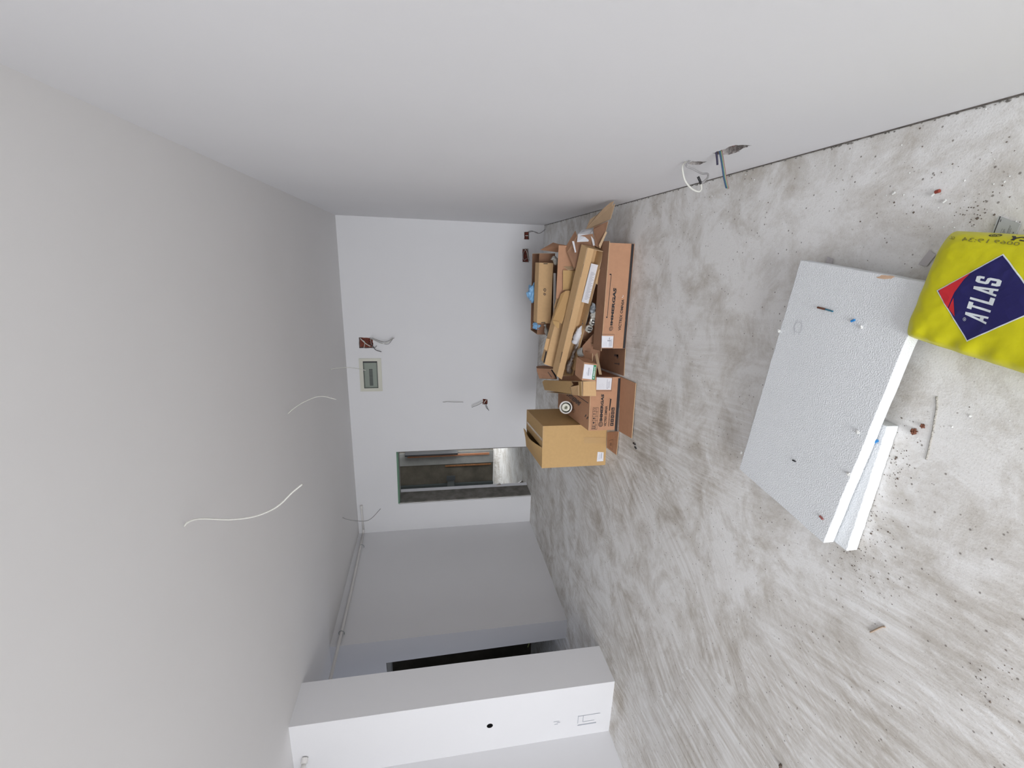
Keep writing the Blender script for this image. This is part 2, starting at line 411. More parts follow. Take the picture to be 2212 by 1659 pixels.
def pm(x0, x1, z0, z1): return rect(qp, (x0+3.95)/.5, (x1+3.95)/.5, z0/.6, z1/.6, .0006)
mk('pencil_mark', *join(pm(-3.875, -3.865, .13, .30), pm(-3.84, -3.836, .15, .255), pm(-3.77, -3.765, .10, .30), pm(-3.835, -3.77, .252, .257), pm(-3.85, -3.76, .298, .302),
   pm(-3.79, -3.786, .47, .52), pm(-3.82, -3.816, .48, .51), pm(-3.805, -3.80, .46, .49)), mat('pencil', (.45, .47, .52), .8), wp)
struct(mk('wall_pier_back', *box(-5.9, -3.99, 2.90, 3.124, -.01, 2.75), M_wall))
struct(mk('wall_niche', *box(-4.2, -3.994, REAR-.2, 2.90, -.01, 2.75), M_wall))
wrear = struct(mk('wall_rear', *join(box(-4.2, -2.6, REAR-.2, REAR, -.01, 2.75), box(.30, .65, REAR-.2, REAR, -.01, 2.75), box(-2.6, .30, REAR-.2, REAR, 2.35, 2.75)), M_wall))
wn = struct(empty('window_1', (-1.15, REAR-.1, 0)))
for x in (-2.59, -1.20, -1.15, .25): mk('window_frame', *box(x, x+.05, REAR-.14, REAR-.06, 0, 2.35), M_pvc, wn)
mk('window_frame', *box(-2.6, .30, REAR-.14, REAR-.06, 2.29, 2.35), M_pvc, wn)
mk('window_frame', *box(-2.6, .30, REAR-.14, REAR-.06, -.01, .05), M_pvc, wn)

# the hall behind the doorway
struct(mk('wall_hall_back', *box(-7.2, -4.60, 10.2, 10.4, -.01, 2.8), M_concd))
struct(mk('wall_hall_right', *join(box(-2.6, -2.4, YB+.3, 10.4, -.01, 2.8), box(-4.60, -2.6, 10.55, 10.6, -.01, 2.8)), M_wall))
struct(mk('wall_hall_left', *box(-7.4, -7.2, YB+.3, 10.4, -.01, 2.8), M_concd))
struct(mk('ceiling_hall', *box(-7.4, -2.4, YB+.28, 10.6, 2.45, 2.6), M_render))
struct(mk('trim_hall_render', *box(-4.93, -4.60, 10.185, 10.2, 0, 2.45), M_render))
tag(mk('window_bar', *box(-4.595, -4.56, 10.0, 10.5, .9, 2.15), M_blk), 'black upright bar seen at right edge of the doorway', 'bar')
for i, xx in enumerate((-4.66, -4.69)):
    tag(mk('copper_pipe', *tube([(xx, 10.15, .11), (xx, 10.15, 2.10)], .011), M_copper), 'thin copper pipe running up the far hall wall, %s one of the pair' % ('right-hand' if i == 0 else 'left-hand'), 'pipe', 'copper pipes in the hall')
tag(mk('orange_strip', *box(-4.99, -4.955, 10.17, 10.184, .06, 1.2), mat('orange dirt', (.30, .13, .05), .9, var=.4, vscale=20)), 'orange-brown strip low on the far concrete wall seen through the doorway', 'strip')
M_glow = bpy.data.materials.new('daylit pane'); M_glow.use_nodes = True
_b = M_glow.node_tree.nodes['Principled BSDF']; _b.inputs['Emission Color'].default_value = (.9, .95, 1, 1); _b.inputs['Emission Strength'].default_value = 1.4
struct(mk('window_2', *box(-4.56, -4.1, 10.50, 10.52, .08, .95), M_glow))
hp = empty('steel_post', (-5.5, 10.15, 0))
mk('post', *box(-5.54, -5.45, 10.12, 10.19, 0, 2.45), mat('dark steel', (.06, .07, .07), .5, metal=.3), hp)
mk('bracket', *box(-5.80, -5.24, 10.09, 10.125, .98, 1.15), mat('dull bracket steel', (.12, .13, .13), .5, metal=.3), hp)
mk('bracket_plate', *box(-5.32, -5.20, 10.07, 10.09, .96, 1.17), mat('dark bracket', (.05, .055, .06), .5), hp)
tag(hp, 'dark grey steel post with bracket on the concrete wall behind the doorway', 'post')
sh = board('white_board', [(-3.52, 6.365, 0), (-3.52, 6.365, 2.0), (-3.50, 6.415, 2.0), (-3.50, 6.415, 0)], M_paper, t=.015, edge=M_paper)
tag(sh, 'white board edge standing behind the left jamb of the doorway', 'board')
ln = board('leaning_plank', [(-3.602,6.4,0.833),(-3.479,6.4,0.431),(-3.58,6.4,0.405),(-3.63,6.4,0.661)], mat('pale plank', (.42, .36, .31), .7, var=.2), t=.03, edge=M_paper)
tag(ln, 'pale plank end leaning low behind the left doorway jamb', 'plank')
tag(mk('plastic_bag', *blob((-3.652,6.615,0.03), (.06, .09, .045), 3.3), M_clear, smooth=True), 'small crumpled clear plastic bag on floor in the doorway', 'bag')

# ------------------------------------------------------------------ conduits, cables, distribution panel
pc = empty('conduit', (-3.95, 5.0, 2.51))
mk('pipe', *join(tube([(-3.955, 3.05, 2.50), (-3.955, 3.60, 2.505), (-3.955, 4.79, 2.505), (-3.955, 5.98, 2.525)], .017, 10),
   tube([(-3.955, 5.98, 2.525), (-3.94, 6.015, 2.525), (-3.90, 6.025, 2.525)], .014, 10), tube([(-3.90, 6.025, 2.525), (-3.54, 6.025, 2.532)], .014, 10)), M_pvc, pc, smooth=True)
mk('coupling', *tube([(-3.56, 6.025, 2.532), (-3.51, 6.025, 2.532)], .021, 10), M_pvc, pc)
mk('coupling', *tube([(-3.955, 5.66, 2.521), (-3.955, 5.72, 2.522)], .017, 10), M_pvc, pc)
for yy in (4.17, 5.70):
    mk('pipe_clip', *join(tube([(-3.984, yy, 2.475), (-3.955, yy, 2.478), (-3.934, yy, 2.507), (-3.955, yy, 2.53), (-3.984, yy, 2.53)], .004, 6)), M_steel, pc)
tag(pc, 'long white conduit pipe running under the ceiling along the left wall', 'pipe')
pc2 = empty('conduit', (-3.9, 2.6, 2.52))
mk('pipe', *tube([(-3.765, 2.745, 2.507), (-3.80, 2.70, 2.515), (-3.95, 2.2, 2.53), (-3.955, .5, 2.53)], .017, 10), M_pvc, pc2, smooth=True)
mk('coupling', *tube([(-3.757, 2.757, 2.506), (-3.775, 2.725, 2.509)], .025, 12), M_pvc, pc2)
tag(pc2, 'short white conduit leaving a hole high on the pier face at bottom edge', 'pipe')

def cable(name, pts, r, m, label, group=None, tip=None, tipm=None):
    v, f = tube(pts, r, 8)
    o = mk(name, v, f, m, smooth=True, origin=pts[0])
    if tip: mk('bare_tip', *tube(tip, r*1.25, 8), tipm or M_blk, o, smooth=True)
    tag(o, label, 'cable', group); return o
cable('ceiling_cable', [(-1.184,1.95,2.587),(-1.163,1.95,2.566),(-1.152,1.95,2.516),(-1.165,1.95,2.403),(-1.16,1.95,2.311),(-1.137,1.95,2.239),(-1.103,1.95,2.183),(-1.05,1.95,2.131),(-1.009,1.95,2.082)], .0038, M_wire, 'long white cable hanging in a curve from ceiling, nearest and longest of the four', 'cables hanging from the ceiling')
cable('ceiling_cable', [(-1.194,3.47,2.587),(-1.14,3.47,2.525),(-1.086,3.47,2.431),(-1.058,3.47,2.335),(-1.087,3.47,2.226)], .0034, M_wire, 'arched white cable hanging from mid ceiling, above the distribution panel', 'cables hanging from the ceiling')
cable('ceiling_cable', [(-1.215,4.98,2.587),(-1.201,4.98,2.502),(-1.197,4.98,2.372),(-1.23,4.98,2.213)], .004, M_wire, 'pale cable hanging from the ceiling in front of the distribution panel', 'cables hanging from the ceiling')
cable('ceiling_cable', [(-3.07,5.02,2.584),(-3.107,5.02,2.511),(-3.139,5.02,2.351),(-3.109,5.02,2.252),(-2.983,5.02,2.137)], .004, M_wireg, 'thin grey cable hanging from the ceiling in front of the conduit corner', 'cables hanging from the ceiling')

dp = empty('distribution_panel', (-1.56, YB, 2.16))
mk('cover_frame', *join(box(-1.788, -1.33, YB-.012, YB, 2.395, 2.447), box(-1.788, -1.33, YB-.012, YB, 2.16, 2.213), box(-1.788, -1.742, YB-.012, YB, 2.213, 2.395), box(-1.368, -1.33, YB-.012, YB, 2.213, 2.395)), M_cover, dp)
mk('recess_box', *box(-1.742, -1.368, YB-.004, YB+.002, 2.213, 2.395), mat('green grey plastic', (.20, .235, .20), .3), dp)
mk('door_seal', *join(box(-1.742, -1.368, YB-.013, YB-.003, 2.39, 2.396), box(-1.742, -1.368, YB-.013, YB-.003, 2.212, 2.217), box(-1.742, -1.738, YB-.013, YB-.003, 2.213, 2.395), box(-1.387, -1.368, YB-.013, YB-.003, 2.213, 2.395)), M_blk, dp)
mk('inner_cover', *box(-1.725, -1.39, YB-.008, YB-.004, 2.228, 2.38), mat('light green grey plastic', (.27, .31, .265), .35), dp)
mk('breaker_slot', *join(*[box(-1.705+.0195*k, -1.705+.0195*k+.015, YB-.012, YB-.008, 2.277, 2.322) for k in range(12)]), mat('breaker grey', (.07, .08, .075), .4), dp)
tag(dp, 'cream framed electrical distribution panel high on the back wall', 'electrical panel')

jb = empty('cable_bundle', (-1.12, YB, 2.25))
for pts, m, r in (([(-1.057,6.03,2.41),(-1.125,6.03,2.344),(-1.162,6.03,2.287)], M_wire, .006), ([(-1.045,5.96,2.273),(-1.081,5.96,2.205),(-1.112,5.96,2.136),(-1.106,5.96,2.066),(-1.063,5.96,2.005),(-1.032,5.96,1.987)], M_wire, .004),
                  ([(-1.033,5.93,2.251),(-1.064,5.93,2.178),(-1.088,5.93,2.103),(-1.069,5.93,2.038),(-1.033,5.93,1.967)], M_wireg, .004), ([(-1.034,5.97,2.279),(-1.047,5.97,2.263),(-1.126,5.97,2.073),(-1.058,5.97,1.994)], M_blk, .0025),
                  ([(-1.037,5.95,2.237),(-1.055,5.95,2.203),(-1.098,5.95,2.053),(-1.042,5.95,2.004)], M_wire, .003), ([(-1.103,5.98,2.302),(-1.159,5.98,2.246),(-1.202,5.98,2.213),(-1.227,5.98,2.144)], M_blk, .005), ([(-1.058,6,2.278),(-1.144,6,2.265),(-1.181,6,2.238),(-1.15,6,2.201)], M_wireg, .004),
                  ([(-1.189,6.04,2.372),(-1.114,6.04,2.356),(-1.084,6.04,2.378)], M_wire, .004)):
    mk('wire', *tube(pts, r, 6), m, jb, smooth=True)
tag(jb, 'bundle of white and black cables spilling from the square hole beside the distribution panel', 'cable')
def sock(name, x, z, wires, label):
    e = empty(name, (x, YB, z))
    for pts, m, r in wires: mk('wire', *tube(pts, r, 6), m, e, smooth=True)
    tag(e, label, 'cable')
sock('socket_wires', .31, .23, [([(0.311,6.02,0.258),(0.313,6.02,0.221)], M_wire, .006), ([(0.363,5.99,0.223),(0.371,5.99,0.174),(0.345,5.99,0.098),(0.359,5.99,0.049),(0.413,5.99,-0.01),(0.443,5.99,-0.034)], M_wireg, .004), ([(0.351,5.99,0.223),(0.365,5.99,0.161),(0.351,5.99,0.099)], M_wireg, .004)],
     'grey cable from the wall hole nearest the right corner, low on the back wall')
sock('socket_wires', .06, .24, [([(0.13,6.02,0.263),(0.071,6.02,0.279),(0.001,6.02,0.264),(0.026,6.02,0.227)], M_wireg, .004), ([(0.143,5.98,0.234),(0.061,5.98,0.212),(-0.009,5.98,0.196)], M_wireg, .004), ([(0.142,6,0.261),(0.102,6,0.234),(0.014,6,0.212)], M_wire, .004)],
     'tangled grey wires in the wider low wall hole left of the corner one')
sock('socket_wires', -1.97, .74, [([(-1.936,5.97,0.782),(-1.969,5.97,0.835),(-2.014,5.97,0.952)], M_wire, .004), ([(-1.95,5.97,0.782),(-1.989,5.97,0.847),(-2.028,5.97,0.945)], M_blk, .003), ([(-1.982,5.98,0.741),(-2.037,5.98,0.727),(-2.087,5.98,0.699)], M_blk, .0035), ([(-1.981,5.98,0.761),(-2.037,5.98,0.74),(-2.066,5.98,0.719)], M_blk, .0025), ([(-1.932,6.02,0.73),(-1.967,6.02,0.756),(-1.994,6.02,0.769)], M_wire, .005)],
     'short black and white wires sticking out of small hole beside the doorway')
wm = cable('thin_wire', [(-1.968, YB+.002, 1.35)]+[(-1.963,6.03,1.325),(-1.957,6.03,1.286),(-1.966,6.03,1.196),(-1.969,6.03,1.059)], .0022, M_wireg, 'thin pale wire hanging on the back wall above the small red hole')
cable('thin_wire', [(-1.968, YB+.002, 1.35)]+[(-1.953,6.02,1.325),(-1.944,6.02,1.261),(-1.95,6.02,1.164),(-1.959,6.02,1.066)], .0015, M_wire, 'faint second strand of the pale wire hanging on the back wall')
cable('recess_wires', [(-4.394,4.1,0.431),(-4.342,4.1,0.417),(-4.304,4.1,0.402)], .003, M_yg, 'thin wires hanging in the dark doorway of the recess')
cable('wall_cable', [(XR+.02, 2.03, .33)]+[(0.44,2.04,0.363),(0.409,2.04,0.36),(0.375,2.04,0.344),(0.35,2.04,0.317),(0.337,2.04,0.291),(0.333,2.04,0.267),(0.343,2.04,0.257),(0.359,2.04,0.26),(0.365,2.04,0.263)], .0045, M_wire, 'white cable looping out of the left hole low in right wall, black tip', None, [(0.365,2.04,0.263),(0.378,2.04,0.27),(0.395,2.04,0.282)])
cable('wall_cable', [(XR+.02, 2.02, .33)]+[(0.43,2,0.369),(0.419,2,0.34),(0.406,2,0.304),(0.401,2,0.285),(0.403,2,0.265),(0.398,2,0.257),(0.382,2,0.261),(0.362,2,0.283)], .0042, M_wireg, 'bent grey cable curling out of the left hole low in right wall')
cc = empty('flat_cable', (XR, 1.84, .33))
for k, m in enumerate((M_redb, M_wireg, M_yg, M_bluer, mat('blue core', (.02, .06, .13), .5))):
    d = (k-2)*1.5
    pts = [V(p)+V((0, -.002*k+.004, .004*k-.008)) for p in [(0.463,1.84,0.318),(0.436,1.84,0.307),(0.402,1.84,0.294),(0.358,1.84,0.278),(0.32,1.84,0.26)]]
    mk('wire', *tube(pts, .0028, 6), m, cc, smooth=True)
mk('wire', *tube([V(p)+V((0, .008, .012)) for p in [(0.461,1.84,0.32),(0.435,1.84,0.311),(0.408,1.84,0.304)]], .004, 6), M_purple, cc, smooth=True)
tag(cc, 'flat cable of coloured cores jutting out of the larger hole in right wall', 'cable')

# ------------------------------------------------------------------ polystyrene boards, debris lying on them
def slab(name, cx, cy, z0, w_, d_, h_, yaw, m, label, cat, seed):
    rnd = random.Random(seed); c, s = math.cos(yaw), math.sin(yaw); nx = 30; out = []
    def P(x, y, z): return V((cx+x*c-y*s, cy+x*s+y*c, z))
    pts = [(-w_/2+w_*i/nx, -d_/2+rnd.uniform(-.001, .001)) for i in range(nx)] + [(w_/2, -d_/2)] + [(w_/2+rnd.uniform(-.001, .001), -d_/2+d_*i/12) for i in range(1, 12)]
    pts += [(w_/2-w_*i/nx, d_/2+rnd.uniform(-.0012, .0012)) for i in range(nx)] + [(-w_/2, d_/2)] + [(-w_/2+rnd.uniform(-.001, .001), d_/2-d_*i/12) for i in range(1, 12)]
    v, f = prism([P(x, y, z0) for x, y in pts], (0, 0, h_))
    o = mk(name, v, f, m); bevel(o, .0025, 2); tag(o, label, cat); return o
fm = slab('polystyrene_board', -.463, 1.371, .052, .945, .487, .044, -.122, M_eps, 'large white polystyrene board lying on top beside the yellow bag', 'foam board', 4)
mk('stain', *blob((-.014, 1.205, .0955), (.006, .028, .0015), 1), mat('orange glue stain', (.70, .48, .33), .8), fm)
def mark(q, r, m): mk('dent', *ring(q, .5, .5, r, r+.03, 1, n=24, eps=.0008), m, fm)
M_scr = mat('scratch', (.62, .63, .66), .8)
qz = lambda x, y, s: [(x-s, y-s, .0965), (x+s, y-s, .0965), (x+s, y+s, .0965), (x-s, y+s, .0965)]
mark(qz(-.215, 1.50, .03), .32, M_scr)
q_ = qz(-.215, 1.50, .04); mk('scratch', *join(ring(q_, .5, 1.0, .70, .72, 1, 240, 300), ring(q_, .5, 0, .70, .72, 1, 60, 120)), M_scr, fm)
slab('polystyrene_board', -.715, 1.296, .002, .485, .34, .046, -.042, M_eps, 'white polystyrene offcut lying under the large board, sticking out at the left', 'foam board', 5)
def stick(name, pts, r, m, label, cat='debris', group=None, n=7):
    o = mk(name, *tube(pts, r, n, sub=0 if len(pts) < 3 else 3), m); tag(o, label, cat, group); return o
tl = [V(p) for p in [(-0.131,1.427,0.1),(-0.134,1.392,0.1),(-0.138,1.36,0.1)]]
nl = empty('brown_screw', tl[0]); mk('tip', *tube([tl[0], tl[1]], .0035), M_rust, nl); mk('sleeve', *tube([tl[1], tl[2]], .0028), M_bluer, nl)
tag(nl, 'thin brown and green plug lying on the large polystyrene board', 'debris')
stick('insulation_scrap', [(-0.162,1.281,0.1),(-0.156,1.27,0.1)], .004, M_blue, 'blue bit of insulation on large polystyrene board beside a white crumb')
stick('insulation_scrap', [(-0.552,1.146,0.052),(-0.535,1.13,0.052)], .0045, M_blue, 'bright blue bit of insulation lying on the lower polystyrene offcut')
stick('insulation_scrap', [(-0.871,1.222,0.1),(-0.876,1.208,0.1)], .004, M_redb, 'brown bit near the left end of the large polystyrene board')
stick('insulation_scrap', [(-0.726,1.39,0.1),(-0.725,1.376,0.1)], .003, M_blk, 'tiny dark bit on the middle of large polystyrene board')
stick('foam_crumb', [(-0.172,1.242,0.1),(-0.18,1.237,0.1)], .004, M_bead, 'white crumb on the polystyrene board near the blue bit')
for i, (a, b, c, d) in enumerate(((1682,716,1686,714),(1601,976,1604,982),(1846,934,1852,930),(1852,1022,1858,1018))):
    tag(mk('foam_crumb', *blob((-0.389,1.507,0.1) if 0 else [(-0.244,1.588,0.1), (-0.826,1.681,0.09), (-0.516,1.163,0.1), (-0.668,1.157,0.1)][i], (.006, .006, .004), i, .5), M_bead),
        ['white crumb on far edge of the large polystyrene board', 'white crumb hanging at the far left corner of large polystyrene board', 'white crumb by the near edge of the large board', 'white crumb on near edge of large board, left of the offcut corner'][i], 'crumb')
q_ = [(0.237,1.193,0.008), (0.239,1.182,0.008)]
cs = stick('cable_scrap', q_, .0055, mat('red brown sheath', (.28, .05, .03), .6), 'red-brown cable scrap with a white end on floor near right wall')
mk('white_end', *tube([(0.237,1.193,0.008), (0.228,1.203,0.006)], .0035), M_bead, cs)
stick('paper_scrap', [(0.206,1.167,0.004),(0.212,1.16,0.004)], .0035, M_bead, 'white sliver beside the red-brown cable scrap')
stick('paper_scrap', [(0.249,1.33,0.004),(0.253,1.323,0.004)], .0035, M_bead, 'white sliver farther from the red-brown cable scrap')
tag(mk('brick_crumb', *blob((-0.479,1.066,0.006), (.010, .007, .009), 2, .5), M_rust, smooth=False), 'brown brick crumb on the floor by the offcut corner', 'crumb')
tag(mk('brick_crumb', *blob((-0.454,1.047,0.005), (.007, .005, .006), 5, .5), M_rust), 'smaller dark crumb beside the brown brick crumb', 'crumb')
tag(mk('brick_crumb', *blob((-2.119,1.2,0.006), (.012, .006, .007), 7, .5), M_grit), 'dark crumb at the lower edge of the picture', 'crumb')
stick('twig', [(-1.212,1.019,0.004),(-1.161,0.99,0.004),(-1.154,0.981,0.004)], .003, mat('pale twig', (.40, .30, .22), .8), 'thin pale sliver lying in the middle of the bare floor', n=5)
tag(mk('mortar_ridge', *tube([(-0.355,1.036,0.001),(-0.386,1.027,0.001),(-0.421,1.023,0.001),(-0.458,1.019,0.001),(-0.524,1.014,0.001),(-0.551,1.013,0.001)], .003, 6), mat('mortar', (.56, .53, .48), .9, bump=1, bscale=200), smooth=True), 'thin raised mortar line on floor below the yellow bag', 'mortar')
stick('black_scrap', [(-1.303,2.904,0.006),(-1.301,2.872,0.006)], .006, M_blk, 'black scrap on floor left of the spread cardboard flaps')
stick('black_scrap', [(-1.321,2.875,0.006),(-1.325,2.851,0.006)], .006, M_blk, 'second black scrap just nearer than the first one')
def grit(name, clusters, m, label, seed, r0=.0008, r1=.0023):
    rnd = random.Random(seed); parts = []
    for (cx, cy), (sx, sy), n in clusters:
        for _ in range(n):
            x, y = rnd.gauss(cx, sx), rnd.gauss(cy, sy); r = rnd.uniform(r0, r1)*(1 if rnd.random() < .93 else 1.8)
            if x > XR-.01: continue
            v = [V((x+r*rnd.uniform(.7, 1.3)*dx, y+r*rnd.uniform(.7, 1.3)*dy, max(0.0002, r*dz))) for dx, dy, dz in ((1, 0, .2), (0, 1, .3), (-1, 0, .2), (0, -1, .2), (.1, .1, 1.1))]
            parts.append((v, [[0, 1, 4], [1, 2, 4], [2, 3, 4], [3, 0, 4]]))
    tag(mk(name, *join(*parts), m, origin=(0, 0, 0)), label, 'grit', kind='stuff')
P2 = lambda p: (p[0], p[1])
grit('dark_grit', [(P2((-0.583,1.108,0)), (.06, .03), 46), (P2((-0.613,1.085,0)), (.05, .03), 30), (P2((-0.828,1.125,0)), (.10, .06), 110), (P2((-1.008,1.112,0)), (.10, .07), 110), (P2((-1.799,3.234,0)), (.12, .22), 70), (P2((-1.598,2.711,0)), (.05, .08), 35),
    (P2((0.17,1.085,0)), (.03, .03), 40), (P2((0.194,1.215,0)), (.15, .2), 90), (P2((-1.484,1.335,0)), (.4, .4), 120), (P2((-2.323,2.422,0)), (.6, .6), 90), (P2((-1.073,0.696,0)), (.05, .04), 30), (P2((0.388,2.123,0)), (.2, .5), 60), (P2((-2.688,3.238,-0)), (.7, .6), 50)],
    M_grit, 'dark grit and dirt crumbs scattered over the concrete floor', 11)
grit('white_crumbs', [(P2((0.42,2.002,0)), (.05, .12), 16), (P2((0.363,2.262,0)), (.10, .2), 26), (P2((0.212,1.143,0)), (.15, .12), 40), (P2((-3.406,2.696,0)), (.05, .12), 18), (P2((-2.981,2.751,0)), (.06, .3), 10), (P2((0.038,2.435,0)), (.3, .3), 24), (P2((-0.493,1.031,0)), (.1, .1), 20), (P2((0.14,3.51,0)), (.1, .2), 10)],
    M_bead, 'small white crumbs scattered over the concrete floor', 12, .0012, .003)
# crumbling joint along the foot of the right wall
rnd = random.Random(9); jp = []
for i in range(420):
    y = rnd.uniform(.6, 6.0); r = rnd.uniform(.001, .003)
    jp.append(blob((XR-rnd.uniform(.0, .010), y, .001), (r, r*rnd.uniform(1, 3), r*.7), i, .4, (5, 4)))
struct(mk('trim_1', *box(XR-.004, XR+.01, .2, 6.05, 0, .0045), mat('dark open joint', (.20, .18, .16), .9, var=.6, vscale=30), origin=(XR, 3, 0)))
tag(mk('joint_dirt', *join(*jp), M_conc, origin=(XR, 3, 0)), 'crumbs of dark mortar along the foot of the right wall', 'mortar', kind='stuff')

# labels and papers on the floor
def sheet(name, pts, m, label, cat='paper', t=.0012):
    n = V((0, 0, 1)); o = mk(name, *prism([V(p)+n*.0 for p in pts], n*t), m); tag(o, label, cat); return o
pq = [(0.018,0.952,0.004),(0.112,0.927,0.004),(0.131,0.964,0.004),(0.155,1.017,0.004),(0.093,1.029,0.004),(0.081,1.028,0.004)]
p1 = [(0.093,1.022,0.004), (0.08,0.97,0.004), (0.132,0.964,0.004), (0.156,1.017,0.004)]
s1 = sheet('leaflet', p1, mat('grey white paper', (.52, .54, .56), .6), 'white printed leaflet sticking out from behind the yellow bag')
q1 = [V((0.093,1.02,0.006)), V((0.156,1.016,0.006)), V((0.132,0.963,0.006)), V((0.08,0.969,0.006))]
q1 = [q1[1], q1[2], q1[3], q1[0]]; q1 = [q1[3], q1[0], q1[1], q1[2]]     # LL LR UR UL : reads towards the right wall
mk('printing', *join(rect(q1, 0, 1, .045, .085), rect(q1, .80, .90, .13, .16), lines(q1, [.34, .42, .46, .50], .05, .62, .012, 3), lines(q1, [.60, .64, .70], .05, .85, .012, 4), lines(q1, [.84], .2, .7, .03, 6)), M_ink, s1)
M_scrap = mat('torn grey sack paper', (.56, .53, .54), .7, bump=.2)
for pts, lab in (([(0.028,1.189,0.004),(0.071,1.168,0.004),(0.056,1.146,0.004),(0.023,1.163,0.004)], 'torn grey sack-paper strip with bar print beside the bag corner'), ([(0.023,1.531,0.004),(0.052,1.529,0.004),(0.044,1.502,0.004),(0.019,1.501,0.004)], 'small torn grey printed scrap at the far edge of the large board')):
    s = sheet('torn_label', pts, M_scrap, lab)
    q = [V(p)+V((0, 0, .0014)) for p in pts]
    mk('printing', *join(*[rect(q, .08+.84*k/9, .08+.84*k/9+(.03 if k % 2 else .045), .12 if k % 3 else .3, .85) for k in range(10)]), mat('bar print', (.16, .14, .16), .7), s)

# ------------------------------------------------------------------ yellow bag
BC, BYAW, BA, BB = V((-.071, .785, 0)), -.13, .151, .30
bx_, by_ = V((math.cos(BYAW), math.sin(BYAW), 0)), V((-math.sin(BYAW), math.cos(BYAW), 0))
def bag_env(u, v): return max(0, (1-abs(u)**9)*(1-abs(v)**14))
def bag_top(u, v):
    e = bag_env(u, v); z = .060 + .072*e**.36
    k = math.exp(-((u+.90)/.22)**2)*math.exp(-((v-.45)/.45)**2)
    z -= .010*k*(.5+.5*math.sin(v*26+u*7))*e**.3
    z -= .004*math.exp(-((v-.93)/.05)**2)*(.5+.5*math.sin(u*15+1))
    z -= .0035*noise.noise(V((u*2.2, v*3.5, 1.7)))
    z -= .0022*abs(noise.noise(V((u*6, v*9, 4.1))))
    return z
def bag_pt(u, v, z):
    w_ = 1+.03*(1-v*v)
    l_ = 1+.012*(1-u*u)
    return BC + bx_*(BA*u*w_) + by_*(BB*v*l_) + V((0, 0, z))
def bag_uv(x, y):
    d = V((x, y, 0)) - BC; v = d.dot(by_)/BB; u = d.dot(bx_)/BA
    for _ in range(3): u, v = d.dot(bx_)/(BA*(1+.03*(1-v*v))), d.dot(by_)/(BB*(1+.012*(1-u*u)))
    return u, v
nu, nv = 72, 120
g = lambda i, n: math.sin(math.pi*(i/n-.5))
vs_ = []; fs = []
for j in range(nv+1):
    for i in range(nu+1): u, v = g(i, nu), g(j, nv); vs_.append(bag_pt(u, v, bag_top(u, v)))
K = len(vs_)
for j in range(nv+1):
    for i in range(nu+1):
        u, v = g(i, nu), g(j, nv); vs_.append(bag_pt(u*.985, v*.99, max(.001, .058-.062*bag_env(u, v)**.3)))
I = lambda i, j: j*(nu+1)+i
for j in range(nv):
    for i in range(nu):
        fs.append([I(i, j), I(i+1, j), I(i+1, j+1), I(i, j+1)]); fs.append([K+I(i, j), K+I(i, j+1), K+I(i+1, j+1), K+I(i+1, j)])
rim = [I(i, 0) for i in range(nu)] + [I(nu, j) for j in range(nv)] + [I(nu-i, nv) for i in range(nu)] + [I(0, nv-j) for j in range(nv)]
for a in range(len(rim)): b = (a+1) % len(rim); fs.append([rim[a], rim[b], K+rim[b], K+rim[a]])
bag = mk('cement_bag', vs_, fs, M_yel, smooth=True, origin=(BC.x, BC.y, 0))
tag(bag, 'bright yellow plastic sack of building adhesive with a blue diamond emblem', 'bag')
def drape(shape, eps=.0012, cuts=0):
    """lay a flat printed shape on the bag film"""
    v, f = shape
    if cuts:
        bm = bmesh.new(); vv = [bm.verts.new(p) for p in v]
        for q in f:
            try: bm.faces.new([vv[i] for i in q])
            except ValueError: pass
        bmesh.ops.triangulate(bm, faces=bm.faces)
        for _ in range(cuts):
            bmesh.ops.subdivide_edges(bm, edges=[e for e in bm.edges if e.calc_length() > .006], cuts=1, use_grid_fill=False)
            bmesh.ops.triangulate(bm, faces=bm.faces)
        bm.verts.index_update(); v = [p.co.copy() for p in bm.verts]; f = [[p.index for p in q.verts] for q in bm.faces]; bm.free()
    out = []
    for p in v:
        u, w_ = bag_uv(p.x, p.y); u = max(-.999, min(.999, u)); w_ = max(-.999, min(.999, w_))
        out.append(V((p.x, p.y, bag_top(u, w_)+eps)))
    return out, f
D1, D2, D3 = [V(p) for p in [(-0.043,1.017,0.13),(0.05,0.897,0.13),(-0.162,0.917,0.13)]]
D4 = D2 + D3 - D1 + V((.004, -.004, 0))
cD = (D1+D2+D3+D4)/4
def dia(s): return [cD+(p-cD)*s for p in (D1, D2, D4, D3)]
mk('emblem_border', *drape((dia(1.035), [[0, 1, 2, 3]]), .0009, 5), M_whitep, bag)
emb = mk('emblem', *drape((dia(1.0), [[0, 1, 2, 3]]), .0014, 5), M_navy, bag)
zz = lambda *a: [V(p) for p in a]
redA = [(-0.042,1.015,0.13),(0.008,0.952,0.13),(-0.01,0.963,0.13),(-0.044,0.976,0.13),(-0.062,0.978,0.13),(-0.086,0.981,0.13),(-0.06,1.003,0.13)]
redB = [(-0.058,0.974,0.13),(-0.078,0.968,0.13),(-0.106,0.959,0.13),(-0.087,0.979,0.13)]
mk('emblem_red', *drape(join((zz(*redA), [list(range(7))]), (zz(*redB), [[0, 1, 2, 3]])), .0019, 4), M_red, bag)
